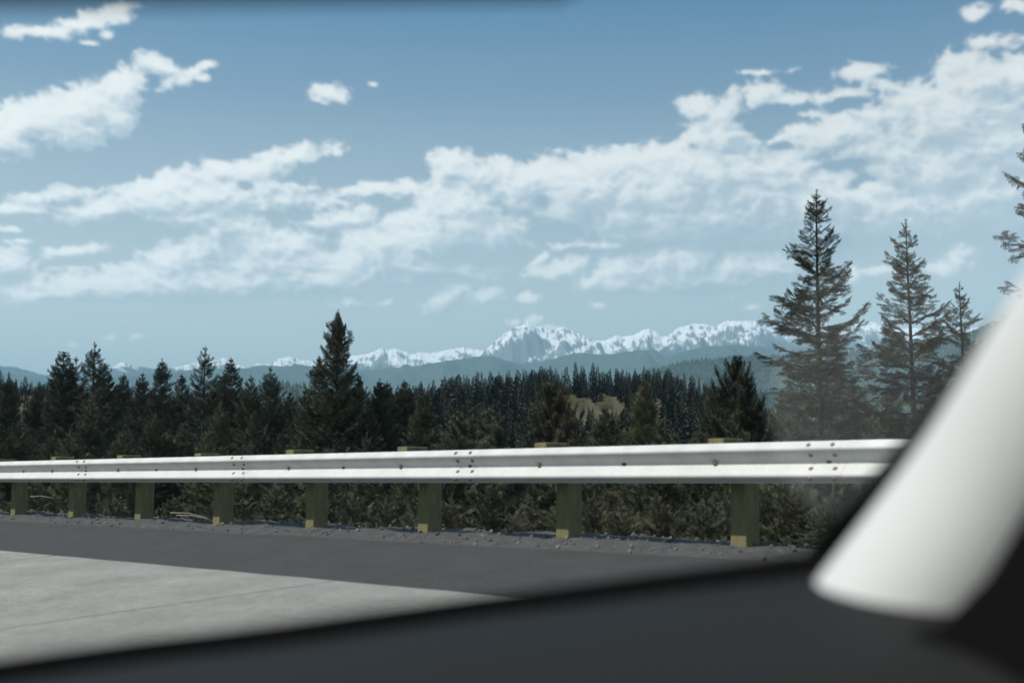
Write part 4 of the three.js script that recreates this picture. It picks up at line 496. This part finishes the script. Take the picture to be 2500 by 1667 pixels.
// trees of the ridge beyond the valley: too far for single shoots, each crown a stack of jagged boughs
function ridgeTree(seed) {
  const R = rng(seed), T = [], broad = 0.125 + R() * 0.06, foot = 0.06 + R() * 0.1, round = R() < 0.35, N = 150;
  const P = (aa, l2, y) => [Math.cos(aa) * l2, y, Math.sin(aa) * l2];
  for (let b = 0; b < N; b++) {
    const t = Math.pow((b + R() * 0.8) / N, 1.25), h = mix(foot, 0.985, t), L0 = broad * (round ? Math.sqrt(1 - t * t) * 0.85 : Math.pow(1 - t, 0.8)) + 0.010;
    const a = b * 2.39996 + (R() - 0.5) * 0.9, L = L0 * (0.5 + R() * 0.72), w = 0.16 + R() * 0.2, drop = L * (R() * 0.55 - 0.1), th = 0.030 * (1 - t * 0.6);
    T.push(...P(a, L * 0.1, h + th), ...P(a - w, L * 0.68, h - drop * 0.8), ...P(a, L, h - drop), ...P(a, L * 0.1, h + th * 0.4), ...P(a, L, h - drop), ...P(a + w, L * 0.66, h - drop * 0.5 - 0.01));
    T.push(...P(a - w * 0.6, L * 0.45, h - 0.035), ...P(a, L * 0.9, h - drop + 0.016), ...P(a + w * 0.5, L * 0.5, h + 0.02));
  }
  const W = []; stick(new THREE.Vector3(0, -0.05, 0), new THREE.Vector3(0, 0.97, 0), 0.014, 0.002, 5, W);
  const crown = triangles(T), p = crown.attributes.position, n = crown.attributes.normal;
  for (let i = 0; i < p.count; i++) { const v = new THREE.Vector3(p.getX(i), 0, p.getZ(i)).normalize().multiplyScalar(0.9); v.y = 0.45; v.normalize(); v.lerp(new THREE.Vector3(n.getX(i), Math.abs(n.getY(i)), n.getZ(i)), 0.3).normalize(); n.setXYZ(i, v.x, v.y, v.z); }
  return [triangles(W), crown];
}
{
  const R = rng(404), kinds = Array.from({ length: 9 }, (_, i) => ridgeTree(60 + i));
  const mats = [[0.034, 0.050, 0.032], [0.041, 0.055, 0.033], [0.029, 0.045, 0.031], [0.050, 0.057, 0.033], [0.046, 0.048, 0.033]].map((c) => std({ color: lin(...c), roughness: 0.9, side: THREE.DoubleSide }));
  const spots = [], topEl = curve([[-75.656, 4.361], [-66.588, 4.554], [-64.925, 4.304], [-61.506, 4.103], [-56.144, 3.946], [-53.189, 3.909], [-50.568, 4.275], [-48.107, 4.73], [-45.242, 5.219], [-41.025, 5.461], [-37.218, 5.318], [-34.968, 4.78], [-33.497, 3.859], [-29.87, 2.938], [-21.304, 2.444], [-13.673, 2.288]]);
  for (const [x, y, z] of [[-235.03, 32.09, -252.56], [-250.26, 38.44, -288.61], [-246.86, 36.99, -287.58], [-248.41, 36.35, -282.25], [-240.29, 37.16, -285.29], [-234.39, 35.22, -286.29], [-229.65, 34.54, -286.27], [-224.75, 33.63, -286.33], [-220.91, 34.78, -285.52], [-217.86, 33.89, -284.08], [-211.73, 33.44, -284.94], [-206.32, 32.18, -285.2], [-201.23, 30.58, -285.15], [-196.48, 28.11, -284.8], [-277.4, 34.69, -264.08], [-273.38, 34.06, -263.94], [-268.06, 34.82, -265.09], [-263.8, 33.81, -265.11], [-271.51, 33.13, -252.83], [-274.09, 30.98, -245.55], [-252.21, 32.9, -263.85], [-251.45, 32.04, -260.42], [-242.81, 33.94, -264.44], [-238.58, 32.82, -264.23], [-260.56, 30.38, -238.15], [-245.04, 31.36, -249.91], [-230.82, 31.43, -259.09], [-244.94, 35.49, -295.74], [-236.84, 34.78, -298.44], [-228.35, 34.44, -301.23], [-221.4, 33.6, -302.67], [-216.17, 32.92, -302.74], [-214.45, 31.44, -300.29], [-274.86, 30.19, -241.68], [-249.07, 32.48, -264.07], [-329.56, 31.01, -144.88], [-325.11, 29.45, -147.48], [-324.88, 30.99, -140.59], [-318.14, 27.77, -148.28], [-248.9, 31.18, -243.21], [-251.22, 30.32, -236.46]]) { const gy = groundH(x, z); spots.push([x, z, clamp(y - gy, 5, 22), 0]); }
  const clearing = (az, r) => { const k = 1 + fbm(az * 1.7 + 3, r * 0.035, 3) * 2.4, q = (a, ra, c, rc) => ((az - a) / ra) ** 2 + ((r - c) / rc) ** 2 < k; return q(-41.2, 0.62, 302, 30) || q(-39.6, 0.5, 312, 22) || q(-35.8, 1.2, 170, 20); };
  for (let i = 0; i < 2400; i++) {
    const az = mix(-72, -17, R()), r = Math.sqrt(mix(95 * 95, 430 * 430, R()));
    if (clearing(az, r) && R() > 0.05) continue;
    if (az > -33 && r < 120) continue;
    const x = Math.sin(az * DEG) * r, z = -Math.cos(az * DEG) * r;
    let h = (7 + R() * 6.5) * (r > 300 ? 0.9 : 1); const gy = groundH(x, z);
    h = Math.min(h, EYE.y + r * Math.tan((topEl(az) - R() * 0.45) * DEG) - gy); if (h < 3) continue;
    if (r < 290 && az > -42.2 && az < -38.5) { h = Math.min(h, EYE.y + r * Math.tan((2.9 + R() * 0.75) * DEG) - gy); if (h < 3) continue; }
    spots.push([x, z, h, az > -53 && az < -33 && r > 100 ? r : 9999]);
  }
  const order = spots.map((s, i) => i).sort((a, b) => spots[a][3] - spots[b][3]);
  const proto = kinds.map(([w, c]) => { return { w, c }; });
  const rest = kinds.map(() => []);
  order.forEach((i, rank) => {
    const [x, z, h] = spots[i], k = Math.floor(R() * kinds.length), m = mats[Math.floor(R() * mats.length)], y = groundH(x, z), wide = 0.8 + R() * R() * 1.1;
    if (rank < 235) {
      const t = thing('ridge_conifer', rank < 41 ? 'small dark conifer standing against the sky along the far ridge' : 'small dark conifer on the far wooded slope behind the guardrail', 'tree', [x, y, z], rank < 41 ? 'conifers along the crest of the far ridge' : 'conifers on the slope below the far ridge');
      mesh('trunk', proto[k].w, bark, t); mesh('crown', proto[k].c, m, t);
      t.scale.set(h * wide, h, h * wide); t.rotation.y = R() * 6.28;
    } else rest[k].push([x, y, z, h, wide, R() * 6.28, R()]);
  });
  const all = rest.flat(), wm = std({ roughness: 0.9, side: THREE.DoubleSide });
  const forest = new THREE.Group(); forest.name = 'ridge_forest'; forest.userData = { kind: 'stuff', label: 'dense dark conifer forest covering the slope and ridge beyond the valley', category: 'forest' }; scene.add(forest);
  rest.forEach((list, k) => {
    const im = new THREE.InstancedMesh(proto[k].c, wm, list.length), M = new THREE.Matrix4(), Q = new THREE.Quaternion(), UPV = new THREE.Vector3(0, 1, 0);
    list.forEach(([x, y, z, h, w, a, c], i) => { M.compose(new THREE.Vector3(x, y, z), Q.setFromAxisAngle(UPV, a), new THREE.Vector3(h * w, h, h * w)); im.setMatrixAt(i, M); im.setColorAt(i, lin(mix(0.029, 0.048, c), mix(0.044, 0.057, c), mix(0.031, 0.033, c))); });
    im.name = 'crowns'; im.castShadow = im.receiveShadow = true; im.userData.kind = 'stuff'; forest.add(im);
  });
  // dry grass in the clearings
  const bl = triangles([-0.03, 0, 0, 0.03, 0, 0, 0.05, 1, 0.04, 0, 0, -0.03, 0, 0, 0.03, -0.05, 0.8, 0.03]), N = 9000, im = new THREE.InstancedMesh(bl, std({ roughness: 1, side: THREE.DoubleSide }), N), M = new THREE.Matrix4(), Q = new THREE.Quaternion(), UPV = new THREE.Vector3(0, 1, 0);
  let n = 0; for (let tries = 0; n < N && tries < 400000; tries++) { const az = mix(-43, -33, R()), r = mix(145, 340, R()); if (!clearing(az, r)) continue; const x = Math.sin(az * DEG) * r, z = -Math.cos(az * DEG) * r, s = 0.35 + R() * 0.35, k = 0.8 + R() * 0.4; M.compose(new THREE.Vector3(x, groundH(x, z) - 0.05, z), Q.setFromAxisAngle(UPV, R() * 6), new THREE.Vector3(s * 4, s, s * 4)); im.setMatrixAt(n, M); im.setColorAt(n++, lin(0.125 * k, 0.115 * k, 0.062 * k)); }
  im.count = n; im.name = 'dry_grass'; im.castShadow = im.receiveShadow = true; im.userData = { kind: 'stuff', label: 'dry yellow grass in the clearings on the wooded slope', category: 'grass' }; scene.add(im);
}

// ------------------------------------------------------------------ guardrail
{
  const RAILZ = -8.17, TOP = 1.447, POSTZ = -8.5, SP = 1.905, PX = -5.64;
  const woodTex = tex(512, (u, v) => { const g = tileNoise(u, v * 0.2, 40, 3), n = tileNoise(u, v, 5, 3); const s = 0.62 + g * 0.16 + n * 0.12; return [s * 1.0, s * 0.955, s * 0.74]; }, true);
  const postMat = std({ map: woodTex, roughness: 0.9, color: lin(0.44, 0.43, 0.35) }), zincTex = tex(512, (u, v) => { const n = tileNoise(u, v, 5, 4), m = tileNoise(u, v, 60, 2); return 0.86 + n * 0.10 + m * 0.06; }, true);
  const zincRough = tex(512, (u, v) => 0.78 + tileNoise(u, v, 12, 3) * 0.2);
  const zinc = std({ map: zincTex, color: lin(0.76, 0.755, 0.73), roughness: 1, roughnessMap: zincRough, metalness: 0.12 }), boltMat = std({ color: lin(0.16, 0.12, 0.10), roughness: 0.6, metalness: 0.5 }), slotMat = std({ color: lin(0.01, 0.01, 0.01), roughness: 1 });
  const rail = thing('guardrail', 'long galvanised steel guardrail on wooden posts along the shoulder', 'guardrail', [PX, road(POSTZ) - 0.02, POSTZ]);
  const oy = road(POSTZ) - 0.02;
  const upper = [[0.312, 0.020], [0.302, 0.026], [0.286, 0.058], [0.273, 0.075], [0.260, 0.083], [0.248, 0.0825], [0.237, 0.076], [0.224, 0.060], [0.184, 0.012], [0.170, 0.002]];
  const prof = [...upper, [0.156, 0], ...upper.map(([y, d]) => [0.312 - y, d]).reverse()];
  const depthAt = (y) => { for (let i = 1; i < prof.length; i++) if (prof[i][0] <= y) { const [y1, d1] = prof[i - 1], [y0, d0] = prof[i]; return mix(d0, d1, (y - y0) / (y1 - y0)); } return 0; };
  const panelGeo = (len) => { // thin folded sheet along x
    const P = [], U = [], I = [], n = prof.length, nx = 12;
    for (const side of [0, 1]) for (let i = 0; i <= nx; i++) for (let k = 0; k < n; k++) { const x = (i / nx - 0.5) * len; P.push(x, prof[k][0] - 0.312, prof[k][1] - side * 0.003); U.push(x / 1.3, k / n * 0.4); }
    for (const side of [0, 1]) for (let i = 0; i < nx; i++) for (let k = 0; k < n - 1; k++) { const a = side * (nx + 1) * n + i * n + k, b = a + n; side ? I.push(a, b, a + 1, b, b + 1, a + 1) : I.push(a, a + 1, b, b, a + 1, b + 1); }
    const off = (nx + 1) * n; for (let i = 0; i < nx; i++) for (const k of [0, n - 1]) { const a = i * n + k, b = a + n; I.push(a, b, a + off, b, b + off, a + off); }
    const g = new THREE.BufferGeometry(); g.setAttribute('position', new THREE.Float32BufferAttribute(P, 3)); g.setAttribute('uv', new THREE.Float32BufferAttribute(U, 2)); g.setIndex(I); g.computeVertexNormals(); return g;
  };
  const pg = panelGeo(3.81 + 0.33), head = new THREE.SphereGeometry(0.019, 8, 5, 0, Math.PI * 2, 0, Math.PI / 2).rotateX(Math.PI / 2).scale(1, 1, 0.7), slot = new THREE.CylinderGeometry(0.012, 0.012, 0.006, 8).rotateX(Math.PI / 2).scale(2.2, 1, 1);
  const pgeo = new RoundedBoxGeometry(0.15, 1, 0.2, 2, 0.008), bgeo = new RoundedBoxGeometry(0.15, 0.335, 0.285, 2, 0.008);
  { const uv = pgeo.attributes.uv, p = pgeo.attributes.position; for (let i = 0; i < uv.count; i++) uv.setXY(i, (p.getX(i) + p.getZ(i)) * 1.7, p.getY(i) * 0.8); const u2 = bgeo.attributes.uv, p2 = bgeo.attributes.position; for (let i = 0; i < u2.count; i++) u2.setXY(i, (p2.getX(i) + p2.getZ(i)) * 1.7 + 0.3, p2.getY(i) * 0.8); }
  const R = rng(33);
  for (let k = -5; k <= 22; k++) { // posts and blockouts, nearest first to the right
    const x = -k * SP, px = PX + x, h = 0.855 + (R() - 0.5) * 0.03;
    const post = mesh('post', pgeo, postMat, rail); post.scale.y = h + 0.25; post.position.set(x, (h - 0.25) / 2, -0.1); post.rotation.y = (R() - 0.5) * 0.04; post.rotation.z = (R() - 0.5) * 0.012;
    const blk = mesh('blockout', bgeo, postMat, rail); blk.position.set(x + (R() - 0.5) * 0.01, TOP - oy - 0.130 + R() * 0.014, 0.147); blk.rotation.y = (R() - 0.5) * 0.05;
  }
  for (let k = -3; k <= 11; k++) { // lapped panels, spliced midway between posts
    const cx = -k * 2 * SP + 0.975 + SP; const lap = k % 2 ? 0.0035 : 0;
    const p = mesh('rail_panel', pg, zinc, rail); p.position.set(cx - PX * 0, TOP - oy, RAILZ - 0.083 - POSTZ + lap + 0.047);
    for (const sx of [-0.10, 0.10]) for (const y of [0.281, 0.206, 0.106, 0.031]) { const b = mesh('bolt', head, boltMat, p); b.position.set(-SP + sx, y - 0.312, depthAt(y) + 0.004); b.rotation.x = (y > 0.25 || (y > 0.1 && y < 0.15)) ? -0.8 : 0.8; }
    for (const q of [-0.975, SP - 0.975 - 0.0]) { const b = mesh('post_bolt', head, boltMat, p); b.position.set(q, -0.156, 0.006); b.scale.set(1.15, 1.15, 1.3); }
    for (const q of [-SP + 0.03, 0.0]) { const b = mesh('slot', slot, slotMat, p); b.position.set(q, -0.156, 0.003); }
  }
}

// ------------------------------------------------------------------ the car we look out of
{
  const car = thing('car', 'out of focus car interior in front, dark dashboard and pale windshield pillar', 'car', [0, 0, 0]);
  const V = (a) => new THREE.Vector3(...a);
  const grainB = tex(256, (u, v) => 0.5 + tileNoise(u, v, 60, 2) * 0.5);
  const dashMat = new THREE.MeshPhysicalMaterial({ color: lin(0.0115, 0.012, 0.012), roughness: 0.8, specularIntensity: 0.45, bumpMap: grainB, bumpScale: 0.0006 }), black = new THREE.MeshPhysicalMaterial({ color: lin(0.004, 0.004, 0.004), roughness: 0.9, specularIntensity: 0.1 });
  const trim = std({ color: lin(0.64, 0.64, 0.625), roughness: 0.9, bumpMap: grainB, bumpScale: 0.0005 }), darkTrim = new THREE.MeshPhysicalMaterial({ color: lin(0.006, 0.006, 0.006), roughness: 0.95, specularIntensity: 0.1 });
  const edge = new THREE.CatmullRomCurve3([[-1.168, 0.948, -0.072], [-1.147, 0.96, -0.228], [-1.123, 0.973, -0.363], [-1.097, 0.983, -0.487], [-1.068, 0.991, -0.589], [-1.027, 0.998, -0.696], [-0.971, 1.01, -0.803], [-0.924, 1.02, -0.9], [-0.88, 1.028, -0.97], [-0.807, 1.042, -1.057], [-0.743, 1.053, -1.115], [-0.685, 1.063, -1.151], [-0.63, 1.062, -1.171]].map(V));
  const dash = grid(60, 24, (u, v) => { const p = edge.getPoint(u), b = v * 0.62; const y = p.y - 0.006 + 0.012 * Math.sin(Math.min(1, v * 1.6) * Math.PI) - 0.03 * v - Math.pow(Math.max(0, v - 0.6) / 0.4, 2) * 0.3; return [p.x + b * 0.97, y, p.z + b * 0.10 - 0.0, u * 14, v * 5]; });
  mesh('dashboard', dash, dashMat, car);
  const fritPts = edge.getPoints(50).map((p) => p.clone().add(new THREE.Vector3(0.012, -0.006, 0.006)));
  mesh('windshield_frit', new THREE.TubeGeometry(new THREE.CatmullRomCurve3(fritPts), 60, 0.019, 8), black, car);
  const pil = new THREE.CatmullRomCurve3([[-0.646, 0.921, -1.14], [-0.588, 0.991, -1.148], [-0.449, 1.139, -1.124], [-0.348, 1.248, -1.075], [-0.24, 1.346, -1.012], [-0.097, 1.478, -0.945]].map(V));
  mesh('pillar_trim', new THREE.TubeGeometry(pil, 40, 0.092, 28), trim, car);
  const seal = new THREE.CatmullRomCurve3([[-0.713, 1.018, -1.158], [-0.686, 1.056, -1.163], [-0.538, 1.199, -1.139], [-0.424, 1.306, -1.101], [-0.286, 1.424, -1.052]].map(V));
  mesh('pillar_seal', new THREE.TubeGeometry(seal, 40, 0.013, 10), black, car);
  // door: sail panel beside the pillar and the belt line
  const sail = new THREE.Shape([[-0.72, 0.60], [0.7, 0.60], [0.7, 1.02], [-0.20, 1.06], [-0.27, 1.24], [-0.325, 1.20], [-0.375, 1.135], [-0.42, 1.065], [-0.46, 1.025], [-0.56, 0.985], [-0.72, 0.965]].map(([x, y]) => new THREE.Vector2(x, y)));
  mesh('door_panel', new THREE.ExtrudeGeometry(sail, { depth: 0.06, bevelEnabled: true, bevelSize: 0.01, bevelThickness: 0.01, bevelSegments: 2 }).translate(0, 0, -1.065), darkTrim, car);
  // roof, header and mirror
  const head = new THREE.CatmullRomCurve3([[-0.30, 1.50, 0.75], [-0.34, 1.53, 0.3], [-0.34, 1.54, -0.2], [-0.27, 1.53, -0.65], [-0.10, 1.50, -0.95]].map(V));
  const roof = grid(24, 12, (u, v) => { const p = head.getPoint(u); return [mix(p.x, 1.5, v), p.y + 0.05 * Math.sin(v * Math.PI) * (1 - Math.pow(2 * u - 1, 2)), p.z]; });
  const roofB = roof.clone().translate(0, 0.03, 0); { const i = roofB.index.array; for (let k = 0; k < i.length; k += 3) { const t = i[k]; i[k] = i[k + 1]; i[k + 1] = t; } roofB.computeVertexNormals(); }
  mesh('roof', mergeGeometries([roof, roofB]), trim, car);
  const [ma, mb] = [[-0.587, 1.372, -0.198], [-0.432, 1.421, -0.499]].map(V), mir = mesh('rear_view_mirror', new RoundedBoxGeometry(ma.distanceTo(mb), 0.075, 0.03, 4, 0.014), black, car);
  mir.position.copy(ma).add(mb).multiplyScalar(0.5); mir.position.y += 0.036; const dv = mb.clone().sub(ma).normalize(); mir.quaternion.setFromUnitVectors(new THREE.Vector3(1, 0, 0), dv);
  const stem = mesh('mirror_stem', new THREE.CylinderGeometry(0.012, 0.016, 0.12, 10), black, car); stem.position.copy(mir.position).add(new THREE.Vector3(-0.02, 0.08, 0));
  // windscreen
  const low = edge, hi = head;
  const glass = grid(40, 20, (u, v) => { const a = low.getPoint(u), b = hi.getPoint(0.42 + u * 0.58); return [mix(a.x, b.x, v) - 0.03 * Math.sin(v * Math.PI), mix(a.y, b.y, v) + 0.03 * Math.sin(v * Math.PI), mix(a.z, b.z, v) - 0.02, u, v]; });
  mesh('windshield', glass, new THREE.MeshPhysicalMaterial({ color: 0xffffff, transmission: 1, thickness: 0, roughness: 0, ior: 1.5 }), car);
}


renderer.render(scene, camera);
